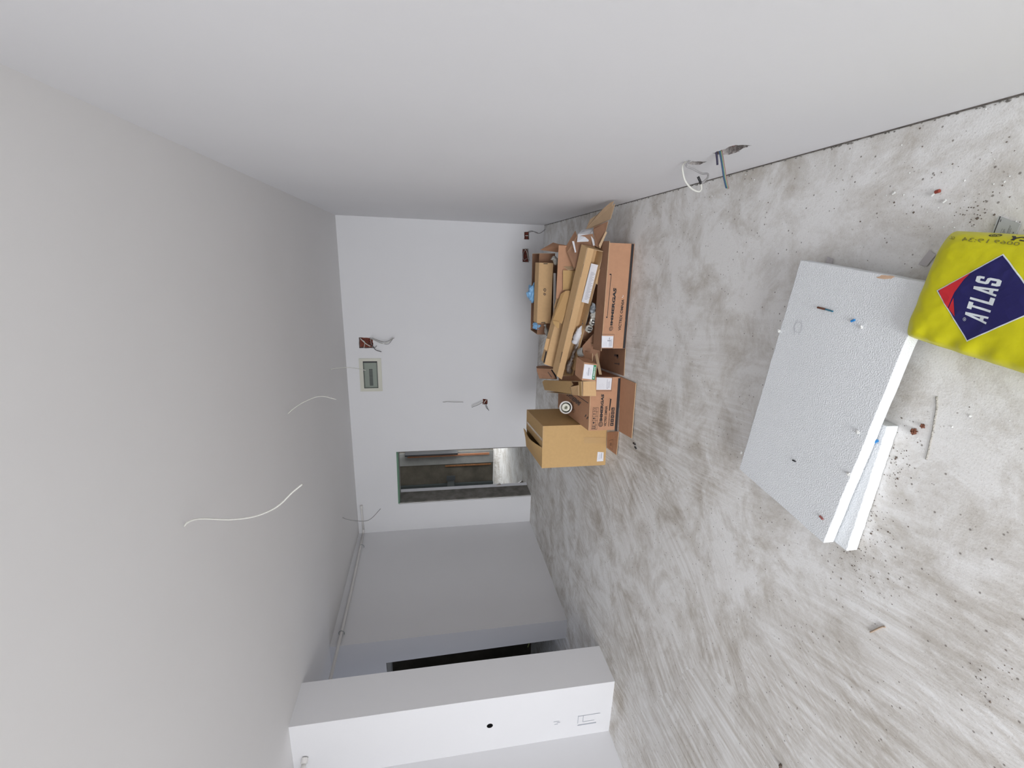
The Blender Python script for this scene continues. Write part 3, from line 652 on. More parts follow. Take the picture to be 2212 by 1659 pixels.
LET = {'A': [[(0, 0), (.27, 0), (.52, .74), (.52, 1), (.30, 1)], [(.73, 0), (1, 0), (.70, 1), (.48, 1), (.48, .74)], [(.22, .17), (.78, .17), (.74, .34), (.26, .34)]],
 'T': [[(0, .80), (1, .80), (1, 1), (0, 1)], [(.35, 0), (.65, 0), (.65, .82), (.35, .82)]],
 'L': [[(.06, 0), (.38, 0), (.38, 1), (.06, 1)], [(.36, 0), (1, 0), (1, .20), (.36, .20)]],
 'S': [[(.16, 1), (.84, 1), (.97, .88), (.97, .82), (.03, .82), (.03, .88)], [(.03, .54), (.34, .54), (.34, .83), (.03, .83)], [(.66, .68), (.97, .68), (.97, .83), (.66, .83)],
       [(.03, .56), (.16, .46), (.84, .40), (.97, .44), (.97, .46), (.84, .56), (.16, .62), (.03, .62)], [(.66, .17), (.97, .17), (.97, .46), (.66, .46)], [(.03, .17), (.34, .17), (.34, .34), (.03, .34)], [(.16, 0), (.84, 0), (.97, .12), (.97, .18), (.03, .18), (.03, .12)]]}
def block_word(q, s, gap=.10):
    n = len(s); w_ = (1-gap*(n-1)/n*1.0)/n; st = (1-w_)/(n-1); out = []
    for i, ch in enumerate(s):
        for pg in LET[ch]: out.append(poly(q, [(i*st+x*w_, y) for x, y in pg], 0))
    return join(*out)
qA = [(-0.116,0.886,0.13),(-0.007,0.881,0.13),(0.002,0.936,0.13),(-0.103,0.938,0.13)]
mk('lettering', *drape(block_word(qA, 'ATLAS', .2), .0020, 3), M_whitep, bag)
qr = [(-0.115,0.933,0.13),(-0.106,0.933,0.13),(-0.105,0.94,0.13),(-0.113,0.94,0.13)]
mk('lettering', *drape(join(ring(qr, .5, .5, .42, .52, eps=0), text(qr, 'R', .0, 0) if 0 else ring(qr, .5, .5, .08, .2, eps=0)), .002), M_whitep, bag)
def btext(q, s, m, bold=0): mk('lettering', *drape(text(q, s, bold, 0), .0013, 2), m, bag)
btext([(0.072,0.874,0.128),(0.08,0.928,0.128),(0.088,0.929,0.128),(0.08,0.876,0.128)], '0069', M_olive); btext([(0.08,0.94,0.126),(0.087,1,0.126),(0.097,1.001,0.126),(0.089,0.941,0.126)], '19:34', M_olive)
btext([(0.091,1.021,0.115),(0.094,1.039,0.115),(0.101,1.04,0.115),(0.098,1.022,0.115)], 'GC', M_olive)
btext([(0.08,0.854,0.118),(0.087,0.911,0.118),(0.097,0.91,0.118),(0.089,0.854,0.118)], 'CY', M_ink, .04)
q_ = [(0.095,0.928,0.1),(0.097,0.954,0.1),(0.104,0.955,0.1),(0.101,0.929,0.1)]
mk('lettering', *drape(join(ring(q_, .5, .5, .36, .5, 1, eps=0), text([bil(q_, .25, .25), bil(q_, .75, .25), bil(q_, .75, .75), bil(q_, .25, .75)], '25', .02, 0)), .0013, 1), M_ink, bag)
# small print along the far side of the bag
out = []
for k in range(26):
    u = -.62+k*.05; 
    if 5 < k < 9: continue
    v = .988; a = bag_pt(u, v, bag_top(u, v)); b = bag_pt(u+(.03 if k > 4 else .042), v, bag_top(u+.03, v)); h_ = .005 if k > 4 else .012
    off = by_*.0022
    out.append(([a+off, b+off, b+off+V((0, 0, -h_)), a+off+V((0, 0, -h_))], [[0, 1, 2, 3]]))
mk('lettering', *join(*out), M_ink, bag)
# ------------------------------------------------------------------ the heap of cartons
def frm(cx, cy, w_, d_, h_, yaw):
    ex = V((math.cos(yaw), math.sin(yaw), 0)); ey = V((-math.sin(yaw), math.cos(yaw), 0)); o = V((cx, cy, 0)) - ex*w_/2 - ey*d_/2
    return o, ex, ey
def wallpanel(name, o, a, h, n, m, parent, t=.005):
    """upright sheet from o along a, height h, thickness inwards n"""
    v, f = para(o, a, V(n)*t, (0, 0, h)); return mk(name, v, f, [m, M_edge], parent, [1, 1, 0, 1, 0, 1])
# A: tall tan carton
oA, ax, ay = frm(-1.57, 3.73, .373, .649, .574, .112); wA, dA, hA = .373, .649, .574
A = empty('cardboard_box', oA+ax*wA/2+ay*dA/2)
wallpanel('front_panel', oA, ax*wA, hA, ay, M_kraft, A); wallpanel('back_panel', oA+ay*(dA-.005), ax*wA, hA, ay, M_kraft, A)
wallpanel('side_panel', oA+ay*.005, ay*(dA-.01), hA, ax, M_kraft, A); wallpanel('side_panel', oA+ay*.005+ax*(wA-.005), ay*(dA-.01), hA, ax, M_kraft, A)
mk('bottom_panel', *para(oA+ax*.006+ay*.006+V((0, 0, .001)), ax*(wA-.012), ay*(dA-.012), (0, 0, .005)), M_kraft, A)
zt = V((0, 0, hA+.001))
board('top_flap', [oA+ax*(wA*.48)+zt, oA+ax*wA+zt, oA+ax*wA+ay*dA+zt, oA+ax*(wA*.48)+ay*dA+zt], M_kraft, A, .004)
fl = []
n = 10
va, fa = [], []
for i in range(n+1):
    t = i/n; yy = ay*(dA*t); bow = .045*math.sin(min(1, t*1.15)*math.pi)**1 * (1-.3*t) + .03*t
    for s in range(5):
        q = s/4; va.append(oA+yy+ax*(wA*.49*q)+V((0, 0, hA+.003+bow*q**1.5)))
for i in range(n):
    for s in range(4): fa.append([i*5+s, i*5+s+1, i*5+s+6, i*5+s+5])
tf = mk('top_flap', va, fa, M_kraft, A); sd = tf.modifiers.new('thickness', 'SOLIDIFY'); sd.thickness = .004
qa = [(-1.6809,3.3895,0.0301),(-1.5968,3.3989,0.0257),(-1.59,3.3997,0.0859),(-1.6824,3.3893,0.0859)]
mk('label', *rect([qa[3], qa[0], qa[1], qa[2]] if 0 else [(-1.6813,3.3894,0.0215),(-1.6012,3.3984,0.0212),(-1.5945,3.3992,0.0771),(-1.6826,3.3893,0.0816)]), M_paper, A)
qq = [(-1.6813,3.3894,0.0215),(-1.6012,3.3984,0.0212),(-1.5945,3.3992,0.0771),(-1.6826,3.3893,0.0816)]
mk('printing', *join(lines(qq, [.7, .62, .5], .25, .95, .03, 2, .0012), rect(qq, .3, .9, .28, .4, .0012)), M_grey, A)
qt = [(-1.5222,3.4073,0.0079),(-1.4683,3.4134,0.0021),(-1.4564,3.4147,0.2061),(-1.5101,3.4087,0.2038)]
mk('tape', *rect(qt), M_tapeb, A)
mk('tape', *rect([oA+ax*.10+ay*.0+zt*0+V((0, 0, 0)), oA+ax*.10, oA+ax*.1, oA+ax*.1]) if 0 else rect([oA+ax*(wA*.64)+V((0, 0, hA+.0036)), oA+ax*(wA*.70)+V((0, 0, hA+.0036)), oA+ax*(wA*.70)+ay*dA*.96+V((0, 0, hA+.0036)), oA+ax*(wA*.64)+ay*dA*.96+V((0, 0, hA+.0036))]), mat('clear tape', (.62, .47, .31), .2), A)
tag(A, 'tall plain tan carton standing left of the heap by the doorway', 'cardboard box')

LOGO = lambda q, cx, cy, r, a=1: join(ring(q, cx, cy, r*.78, r, a), ring(q, cx, cy, r*.42, r*.6, a, -50, 230), rect(q, cx-r*.10, cx+r*.10, cy-r*.55*a, cy+r*.2*a))
# B: branded carton, end on
oBx, bx, by = frm(-1.147, 3.677, .437, .893, .248, .11); wB, dB, hB = .437, .893, .248
B = empty('cardboard_box', oBx+bx*wB/2+by*dB/2)
wallpanel('front_panel', oBx, bx*wB, hB, by, M_brown, B); wallpanel('back_panel', oBx+by*(dB-.005), bx*wB, hB, by, M_brown, B)
wallpanel('side_panel', oBx+by*.005, by*(dB-.01), hB, bx, M_brown, B); wallpanel('side_panel', oBx+by*.005+bx*(wB-.005), by*(dB-.01), hB, bx, M_brown, B)
zB = V((0, 0, hB+.002)); bt = board('top_panel', [oBx+zB, oBx+bx*wB+zB, oBx+bx*wB+by*dB+zB, oBx+by*dB+zB], M_brown, B, .004)
board('side_flap', [oBx+bx*wB+by*.0+V((0, 0, hB-.006)), oBx+bx*(wB+.19)+by*.02+V((0, 0, hB-.01)), oBx+bx*(wB+.19)+by*.5+V((0, 0, hB-.01)), oBx+bx*wB+by*.52+V((0, 0, hB-.006))], M_brown, B, .004)
board('floor_flap', [(-0.875,3.245,0.004),(-0.852,2.967,0.006),(-1.273,2.923,0.012),(-1.313,3.175,0.004)], M_brown, B, .005)
board('floor_flap', [(-1.413,3.395,0.006),(-1.315,3.17,0.006),(-1.516,3.155,0.012),(-1.547,3.374,0.006)], M_brown, B, .004)
qs = [(-1.3255,3.2066,0.0055),(-0.8896,3.2547,-0.0018),(-0.8893,3.2547,0.02),(-1.3247,3.2066,0.0278)]
mk('printed_band', *join(rect(qs, 0, 1, 0, 1)), M_ink, B)
mk('printing', *text([(-1.144,3.2266,-0.0064),(-1.0599,3.2359,-0.0116),(-1.0559,3.2363,0.0006),(-1.1437,3.2266,0.0057)], 'omnia ready', .0, .0012), M_grey, B)
pr_ = []
pr_.append(text([(-1.2398,3.216,0.1382),(-1.019,3.2404,0.1335),(-1.0147,3.2409,0.1573),(-1.239,3.2161,0.1621)], 'IMMERGAS', .05))
pr_.append(LOGO([(-1.2862,3.2109,0.1319),(-1.2439,3.2156,0.1301),(-1.2426,3.2157,0.1698),(-1.2849,3.211,0.1717)], .5, .5, .5))
pr_.append(text([(-1.2834,3.2112,0.1022),(-1.1145,3.2299,0.0989),(-1.114,3.2299,0.1208),(-1.2827,3.2113,0.1221)], 'VICTRIX OMNIA', .022))
pr_.append(text([(-1.2842,3.2111,0.0761),(-1.1687,3.2239,0.0742),(-1.1684,3.2239,0.0842),(-1.2839,3.2112,0.0861)], 'HYDROGEN READY', .01))
qi = [(-1.3058,3.2087,0.1807),(-1.124,3.2288,0.1755),(-1.1228,3.2289,0.2227),(-1.3042,3.2089,0.2282)]
pr_.append(frame(qi, 0, 1, 0, 1, .012, .04)); pr_ += [rect(qi, k*.2-.006, k*.2+.006, 0, 1) for k in range(1, 5)]; pr_.append(rect(qi, 0, 1, .30, .34))
pr_ += [rect(qi, .04, .07, .42, .9), rect(qi, .12, .15, .42, .9), rect(qi, .03, .16, .36, .40), ring(qi, .3, .72, 0, .05, 2.4), rect(qi, .29, .31, .4, .6), poly(qi, [(.44, .62), (.5, .9), (.56, .62)]), rect(qi, .49, .51, .4, .62), poly(qi, [(.66, .85), (.74, .85), (.70, .62)]), rect(qi, .69, .71, .4, .62), ring(qi, .9, .65, .05, .065, 3)]
qf = [(-1.2815,3.2114,0.0402),(-1.1275,3.2284,0.0366),(-1.1268,3.2285,0.0645),(-1.2806,3.2115,0.0683)]
for k, s in enumerate(('f', 'X', '>', 'O', 'in')): pr_.append(rect(qf, k*.205, k*.205+.17, 0, 1))
mk('printing', *join(*pr_), M_ink, B)
mk('printing', *join(*[text([bil(qf, k*.205+.05, .2), bil(qf, k*.205+.12, .2), bil(qf, k*.205+.12, .8), bil(qf, k*.205+.05, .8)], s, .02, .0012) for k, s in enumerate(('f', 'X', '>', 'O', 'in'))]), M_brown, B)
qh = [(-1.1609,3.2247,0.0786),(-1.0506,3.2369,0.0686),(-1.0464,3.2374,0.0886),(-1.1605,3.2248,0.0926)]
mk('hand_hole', *join(rect(qh, .06, .94, 0, 1)), M_dark, B)
mk('hand_hole_lip', *join(rect([(-1.1607,3.2248,0.0866),(-1.0503,3.237,0.0805),(-1.0464,3.2374,0.0886),(-1.1605,3.2248,0.0926)], .06, .94, 0, 1, .0012)), M_brown, B)
qb = [(-0.9823,3.2445,0.0782),(-0.8886,3.2548,0.0733),(-0.8794,3.2558,0.2029),(-0.9801,3.2447,0.202)]
mk('label', *rect(qb), M_paper, B)
mk('printing', *join(lines(qb, [.12, .20, .28], .15, .9, .03, 5, .0012), rect(qb, .1, .16, .22, .30, .0012), lines(qb, [.5, .6, .7, .8], .1, .6, .008, 6, .0012)), M_grey, B)
mk('printed_frame', *frame([(-0.9938,3.2432,0.0716),(-0.8774,3.256,0.07),(-0.8719,3.2567,0.2149),(-0.9912,3.2435,0.2093)], 0, 1, 0, 1, .02, .015, .0004), M_inkb, B)
qT = [(-1.143,3.425,0.252),(-1.163,3.777,0.252),(-1.213,3.854,0.252),(-1.196,3.487,0.252)]
tp = [text(qT, 'IMMERGAS', .05), ]
tp.append(text([(-1.272,3.559,0.252),(-1.213,3.667,0.252),(-1.246,3.744,0.252),(-1.306,3.618,0.252)], 'OMNIA', .0))
q_ = [(-1.207,3.224,0.252),(-1.204,3.316,0.252),(-1.234,3.344,0.252),(-1.237,3.251,0.252)]; tp += [rect(q_, .1, .3, 0, 1), rect(q_, .6, .8, 0, 1)]
q_ = [(-1.094,3.262,0.252),(-1.117,3.556,0.252),(-1.123,3.561,0.252),(-1.103,3.271,0.252)]; tp.append(rect(q_))
mk('printing', *join(*tp), M_inkb, B)
fo = [rect([(-1.446,3.23,0.012),(-1.438,3.173,0.012),(-1.461,3.187,0.012),(-1.465,3.235,0.012)], 0, 1, 0, .16), frame([(-1.467,3.34,0.01),(-1.421,3.259,0.01),(-1.51,3.242,0.013),(-1.521,3.325,0.011)], 0, 1, 0, 1, .03), ring([(-1.467,3.34,0.01),(-1.421,3.259,0.01),(-1.51,3.242,0.013),(-1.521,3.325,0.011)], .5, .5, .1, .16)]
mk('printing', *join(*fo[1:]), M_inkb, B)
tag(B, 'reddish-brown printed carton seen end on, label and hand hole, floor flaps spread', 'cardboard box')

# C: branded carton, long side to the camera, open on top
oC, cx_, cy_ = frm(-.255, 3.46, .785, .45, .197, .032); wC, dC, hC = .785, .45, .197
Cc = empty('cardboard_box', oC+cx_*wC/2+cy_*dC/2)
wallpanel('front_panel', oC, cx_*wC, hC, cy_, M_brown, Cc); wallpanel('back_panel', oC+cy_*(dC-.005), cx_*wC, hC, cy_, M_brown, Cc)
wallpanel('side_panel', oC+cy_*.005, cy_*(dC-.01), hC, cx_, M_brown, Cc); wallpanel('side_panel', oC+cy_*.005+cx_*(wC-.005), cy_*(dC-.01), hC, cx_, M_brown, Cc)
mk('bottom_panel', *para(oC+cx_*.006+cy_*.006+V((0, 0, .001)), cx_*(wC-.012), cy_*(dC-.012), (0, 0, .005)), M_brown, Cc)
board('top_flap', [oC+V((-.02, .0, hC+.001)), oC+cx_*(wC)+V((.012, 0, hC+.001))] + [(0.16,3.408,0.201),(-0.678,3.394,0.201)], M_brownd, Cc, .004)  # darker than the panels: shade of the upward side put into the colour
qs = [(-0.6384,3.2211,0.0006),(0.1416,3.2461,0.0027),(0.144,3.2462,0.0268),(-0.6384,3.2211,0.0237)]
mk('printed_band', *rect(qs, 0, 1, .1, .95), M_ink, Cc)
mk('printing', *text([(-0.4738,3.2264,0.0275),(-0.4132,3.2283,0.018),(-0.4133,3.2283,0.0275),(-0.4739,3.2264,0.0351)], 'omnia ready', 0, .0012), M_brown, Cc)
pr_ = [text([(-0.4603,3.2268,0.1236),(-0.1815,3.2357,0.1143),(-0.1753,3.2359,0.1408),(-0.4604,3.2268,0.1424)], 'IMMERGAS', .05), LOGO([(-0.503,3.2254,0.1218),(-0.4673,3.2266,0.1154),(-0.4658,3.2266,0.1457),(-0.5014,3.2255,0.1521)], .5, .5, .5, 1),
       text([(-0.4991,3.2256,0.0519),(-0.2628,3.2331,0.0453),(-0.2597,3.2332,0.0663),(-0.4992,3.2256,0.0747)], 'VICTRIX OMNIA', .022)]
pr_ += [rect([(-0.4042,3.2286,0.1697),(-0.0778,3.2391,0.1639),(-0.0779,3.2391,0.1676),(-0.4042,3.2286,0.1734)]), rect([(-0.4043,3.2286,0.1771),(-0.4042,3.2286,0.1697),(-0.3937,3.2289,0.1705),(-0.3938,3.2289,0.1817)], 0, 1, 0, 1)]
mk('printing', *join(*pr_), M_ink, Cc)
mk('strap_slot', *rect([(-0.0846,3.2388,0.167),(-0.0761,3.2391,0.1659),(-0.0765,3.2391,0.1787),(-0.0849,3.2388,0.179)]), M_dark, Cc)
mk('scuff', *ring([(-0.2491,3.2336,0.056),(-0.2283,3.2342,0.0542),(-0.2286,3.2342,0.0691),(-0.2494,3.2336,0.0709)], .5, .5, .35, .5, 1, 150, 330), M_paper, Cc)
qb = [(-0.6328,3.2213,0.1068),(-0.5424,3.2242,0.1089),(-0.5409,3.2242,0.2035),(-0.6327,3.2213,0.1981)]
mk('label', *rect(qb), M_paper, Cc)
mk('printing', *join(lines(qb, [.10, .2, .3], .1, .9, .05, 5, .0012), rect(qb, .75, .84, .3, .38, .0012), rect(qb, .55, .66, .2, .5, .0012), lines(qb, [.6, .7, .8], .1, .6, .01, 6, .0012)), M_grey, Cc)
mk('printed_frame', *frame([(-0.6383,3.2211,0.1006),(-0.528,3.2246,0.1025),(-0.5285,3.2246,0.2101),(-0.6381,3.2211,0.1995)], 0, 1, 0, 1, .02, .015, .0004), M_inkb, Cc)
bk = board('back_flap', [(0.127,3.7,0.455),(0.127,3.68,0.353),(-0.125,3.66,0.229),(-0.316,3.66,0.213),(-0.304,3.7,0.451)], M_brown, Cc, .005)
board('end_flap', [(-0.642,3.212,0.004),(-0.853,3.187,0.004),(-0.916,3.766,0.004),(-0.764,3.826,0.004)], M_brownd, Cc, .004)  # shade between the two printed cartons painted in with the darker board
q_ = [(-0.794,3.286,0.006),(-0.705,3.299,0.006),(-0.724,3.408,0.006),(-0.812,3.396,0.006)]
mk('printing', *join(rect(q_, .05, .25, 0, .2), rect(q_, .1, .2, .2, .9), ring(q_, .8, .4, .0, .18), rect(q_, .8, 1, .3, 1)), M_inkb, Cc)
tag(Cc, 'long low printed carton at the right front of the heap, black band along its foot', 'cardboard box')

def shell(name, P8, m, opened=(), t=.004):
    """carton from 8 corners (LBF RBF RTF LTF, then the same at the back); panels listed in opened are left out"""
    F = {'front_panel': (0, 1, 2, 3), 'back_panel': (5, 4, 7, 6), 'top_panel': (3, 2, 6, 7), 'bottom_panel': (4, 5, 1, 0), 'left_end': (4, 0, 3, 7), 'right_end': (1, 5, 6, 2)}
    P8 = [V(p) for p in P8]; c = sum(P8, V((0, 0, 0)))/8
    e = empty(name, V((c.x, c.y, min(p.z for p in P8))))
    for k, ix in F.items():
        if k in opened: continue
        q = [P8[i] + (c-P8[i]).normalized()*.003 for i in ix]; board(k, q, m, e, t)
    return e
def sweep8(front, back): return list(front) + [V(p)+V(back) for p in front]
# D: long open tray on top of everything
fD = [(-0.973,3.66,0.264),(0.085,3.349,0.198),(0.107,3.34,0.332),(-0.976,3.661,0.412)]
bkD = V((.028, .105, .012))
Dd = shell('cardboard_tray', sweep8(fD, bkD), M_kraft2, ('front_panel',))
board('front_lip', [(-1.007,3.665,0.364),(-0.944,3.649,0.358),(0.098,3.339,0.28),(0.107,3.336,0.33),(-0.97,3.656,0.414)], M_kraft2, Dd, .003)
board('tuck_tab', [(-0.035,3.38,0.183),(-0.053,3.385,0.213),(-0.153,3.418,0.218),(-0.171,3.424,0.195),(-0.138,3.413,0.183)], M_kraft2, Dd, .003)
board('tuck_tab', [(-0.802,3.606,0.239),(-0.815,3.61,0.262),(-0.903,3.633,0.277),(-0.921,3.637,0.262),(-0.899,3.632,0.248)], M_kraft2, Dd, .003)
for q in ([(-0.012,3.371,0.341),(-0.012,3.371,0.335),(-0.113,3.405,0.342),(-0.113,3.405,0.348)], [(-0.372,3.486,0.371),(-0.372,3.486,0.365),(-0.47,3.515,0.372),(-0.47,3.515,0.378)], [(-0.741,3.591,0.401),(-0.741,3.591,0.395),(-0.844,3.619,0.4),(-0.844,3.619,0.407)]):
    mk('slot', *prism(q, (0, .001, 0)), M_dark, Dd)
tag(Dd, 'longest open tan tray lying slantwise across the top of the heap', 'cardboard tray')
lf = board('instruction_leaflet', [(-0.006,3.407,0.269),(-0.018,3.412,0.202),(-0.143,3.452,0.195),(-0.328,3.509,0.213),(-0.31,3.503,0.291)], M_paper, None, .0015, M_paper)
q_ = [(-0.302,3.499,0.278),(-0.017,3.409,0.26),(-0.026,3.412,0.209),(-0.308,3.501,0.213)]; q_ = [q_[0], q_[1], q_[2], q_[3]]
mk('printing', *join(*[rect(q_, .05+.85*(k/26), .05+.85*(k/26)+.012, .1, .45+.45*((k*7) % 5)/5, .0004) for k in range(24)]), M_grey, lf)
tag(lf, 'white printed instruction sheet inside the long open tray', 'leaflet')
def crump(name, pts, m, label, seed, r):
    """film bag: flattened wrinkled volume following a chain of points"""
    parts = []
    pts = [V(p) for p in pts]
    v, f = tube(pts, r, 12, True, 5); rr = []
    for p in v: rr.append(p + noise.noise_vector(p*38+V((seed, 0, 0)))*.011 + noise.noise_vector(p*90+V((seed, 0, 0)))*.004)
    return tag(mk(name, rr, f, m, smooth=True), label, 'plastic bag')
crump('film_bag', [(-0.323,3.534,0.216),(-0.381,3.551,0.213),(-0.461,3.574,0.215),(-0.51,3.588,0.223)], M_clear, 'crumpled clear film bag inside the tray just left of the instruction sheet', 3, [.016, .024, .026, .026, .012])
crump('white_bag', [(-0.513,3.579,0.246),(-0.562,3.593,0.262),(-0.624,3.61,0.272),(-0.675,3.624,0.288)], M_paper, 'white film bag bunched in the middle of the long tray', 5, [.012, .028, .034, .028, .012])
crump('film_bag', [(-0.637,3.614,0.245),(-0.701,3.631,0.259),(-0.761,3.647,0.275),(-0.814,3.661,0.283)], M_clear, 'twisted clear film strip in the lower half of the long tray', 8, [.012, .018, .014, .016, .010])
crump('film_bag', [(-0.804,3.654,0.286),(-0.857,3.668,0.295),(-0.91,3.682,0.3),(-0.956,3.693,0.28)], M_clear, 'clear film bag with shiny end at the left end of the long tray', 9, [.012, .024, .026, .022, .010])

# E: second long tan box behind the tray
fE = [(-0.949,3.86,0.371),(-0.268,3.72,0.288),(-0.255,3.74,0.377),(-0.917,3.88,0.473)]
E_ = shell('long_box', sweep8(fE, V((.02, .09, .01))), M_kraft2)
board('tuck_tab', [(-0.673,3.86,0.474),(-0.681,3.86,0.426),(-0.79,3.87,0.452),(-0.772,3.87,0.488)], M_kraft2, E_, .003)
board('end_slot', [(-0.794,3.87,0.47),(-0.798,3.87,0.454),(-0.904,3.88,0.47),(-0.9,3.88,0.485)], M_dark, E_, .003, M_dark)
tag(E_, 'long closed tan box lying behind and parallel to the open tray', 'cardboard box')
# F: tan box with recycling marks
fF = [(-0.575,4.12,0.372),(-0.015,4.08,0.389),(-0.015,4.08,0.52),(-0.572,4.12,0.504)]
F_ = shell('recycling_mark_box', sweep8(fF, V((0, .11, .01))), M_kraft2)
q_ = [(-0.274,4.083,0.44),(-0.244,4.083,0.441),(-0.245,4.083,0.468),(-0.274,4.083,0.466)]
mk('printing', *join(ring(q_, .5, .5, .3, .5, .9, 20, 130, 8), ring(q_, .5, .5, .3, .5, .9, 140, 250, 8), ring(q_, .5, .5, .3, .5, .9, 260, 370, 8)), M_ink, F_)
q_ = [(-0.308,4.084,0.442),(-0.287,4.084,0.443),(-0.287,4.084,0.465),(-0.308,4.084,0.464)]; mk('printing', *ring(q_, .5, .5, .25, .5), M_inkb, F_)
for q in ([(-0.027,4.076,0.442),(-0.021,4.076,0.442),(-0.022,4.076,0.481),(-0.028,4.076,0.481)], [(-0.568,4.115,0.424),(-0.561,4.115,0.424),(-0.562,4.115,0.465),(-0.568,4.115,0.465)]):
    mk('handle_slot', *rect(q), M_dark, F_)
tag(F_, 'light tan box with recycling marks at the back top of the heap', 'cardboard box')
# H: dark brown carton under and behind F
H_ = shell('brown_carton', sweep8([(-0.707,4.27,0.31),(0.073,4.24,0.333),(0.068,4.24,0.486),(-0.707,4.27,0.462)], V((0, .3, 0))), M_brownd, ('top_panel',))
board('top_flap', [(0.099,4.3,0.464),(0.17,4.28,0.346),(0.156,4.2,0.318),(0.141,4.1,0.231),(0.082,4.2,0.322)], M_brown, H_, .004)
tag(H_, 'dull brown carton at the very back of the heap, behind the recycling-mark box', 'cardboard box')
tag(mk('base_carton', *box(-.62, .02, 4.22, 4.55, 0, .27), M_brownd), 'dark brown carton at the bottom back of the heap under the brown carton', 'cardboard box')
tag(mk('base_carton', *box(-.58, .0, 4.02, 4.19, .232, .33), M_brownd), 'dark brown carton squeezed directly beneath the recycling-mark box', 'cardboard box')
tag(mk('base_carton', *box(-.88, .10, 3.72, 4.19, 0, .23), M_brownd), 'dark brown carton hidden in the middle of the heap behind the long low one', 'cardboard box')
tag(mk('blue_bag', *blob((-0.304,4.3,0.508), (.085, .05, .055), 1.2, .35, (24, 18), 3), M_bluebag, smooth=True), 'thin blue plastic bag poking up behind the recycling-mark box', 'plastic bag')
tag(mk('blue_bag', *blob((-0.62,4.3,0.455), (.04, .04, .045), 2.2, .35, (24, 18), 3), M_bluebag, smooth=True), 'smaller blue plastic bit below the left end of recycling-mark box', 'plastic bag')
tag(mk('metal_profile', *prism([(-0.534,4.05,0.344),(-0.103,4,0.38),(-0.103,4,0.397),(-0.534,4.05,0.362)], (0, .02, 0)), mat('white metal', (.72, .74, .75), .3, metal=.2)), 'thin white metal strip standing on edge right below the recycling-mark box', 'strip')
crump('film_bag', [(0.033,4.05,0.409),(0.018,4.05,0.382),(-0.03,4.05,0.362)], M_foil, 'crumpled grey film at the right end of the recycling-mark box', 11, [.02, .025, .014])
crump('film_bag', [(-0.59,4.16,0.416),(-0.641,4.17,0.397),(-0.696,4.18,0.377)], M_foil, 'silvery film strip hanging from the left end of recycling-mark box', 12, [.012, .018, .016])
board_ = board('brown_sheet', [(0.019,3.95,0.363),(-0.001,3.85,0.283),(-0.293,3.85,0.261),(-0.304,3.95,0.368)], M_brownd, None, .004); tag(board_, 'dark brown sheet upright between tray and recycling-mark box', 'cardboard')

# K: small tan cartons in the middle
K_ = shell('small_carton', sweep8([(-0.237,3.7,0.394),(-0.233,3.66,0.31),(-0.07,3.66,0.298),(-0.071,3.7,0.405)], V((.0, .07, .01))), M_kraft, ('top_panel',)) if 0 else empty('small_carton', (-0.148,3.68,0.39))
board('front_panel', [(-0.231,3.66,0.407),(-0.229,3.66,0.326),(-0.07,3.66,0.298),(-0.068,3.66,0.417)], M_kraft, K_)
board('top_flap', [(-0.042,3.68,0.407),(-0.034,3.68,0.314),(-0.051,3.64,0.29),(-0.065,3.64,0.38)], M_edge, K_)
board('side_flap', [(-0.088,3.6,0.345),(-0.073,3.6,0.311),(-0.132,3.6,0.32),(-0.229,3.6,0.345)], M_kraft2, K_)
tag(K_, 'small open tan carton wedged behind the upper part of the tray', 'cardboard box')
kf = board('tan_flap', [(0.05,3.78,0.355),(0.063,3.78,0.315),(0.018,3.74,0.315),(-0.041,3.7,0.287),(-0.039,3.74,0.38)], M_kraft, None); tag(kf, 'tan cardboard flap standing above the small open carton', 'cardboard')
L_ = empty('bent_flap', (-0.377,3.66,0.401))
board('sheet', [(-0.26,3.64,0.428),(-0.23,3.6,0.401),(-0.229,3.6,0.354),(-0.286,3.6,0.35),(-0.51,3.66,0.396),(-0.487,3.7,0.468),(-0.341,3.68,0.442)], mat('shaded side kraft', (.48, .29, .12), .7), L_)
board('fold', [(-0.489,3.69,0.471),(-0.494,3.66,0.42),(-0.549,3.64,0.426),(-0.549,3.64,0.44),(-0.513,3.68,0.468)], M_kraft, L_)
tag(L_, 'bent brown kraft sheet curling over the second long box', 'cardboard')
lf2 = board('tan_flap', [(-0.309,3.76,0.432),(-0.296,3.76,0.398),(-0.4,3.76,0.433),(-0.387,3.76,0.448)], M_kraft2, None); tag(lf2, 'small pale tan flap left of the bent brown sheet', 'cardboard')
# I: white printed carton
I_ = empty('printed_white_carton', (0.168,3.62,0.266))
bI = shell('x', sweep8([(-0.065,3.5,0.289),(0.095,3.42,0.224),(0.21,3.52,0.349),(0.091,3.6,0.407)], V((.01, .12, .0))), M_brownd) if 0 else None
board('body', [(-0.051,3.56,0.355),(0.113,3.46,0.23),(0.214,3.46,0.254),(0.197,3.54,0.353),(0.073,3.62,0.4)], M_brownd, I_)
board('body_side', [(0.073,3.62,0.4),(0.197,3.54,0.353),(0.242,3.66,0.333),(0.115,3.7,0.394)], M_brown, I_)
w1 = [(0.15,3.5,0.365),(0.156,3.48,0.279),(0.216,3.5,0.262),(0.211,3.54,0.349)]; w2 = [(0.211,3.54,0.349),(0.216,3.5,0.262),(0.257,3.56,0.215),(0.249,3.62,0.292)]; w3 = [(0.215,3.48,0.269),(0.125,3.43,0.257),(0.129,3.43,0.235),(0.256,3.54,0.222)]
for q in (w1, w2, w3): board('white_flap', q, M_paper, I_, .003)
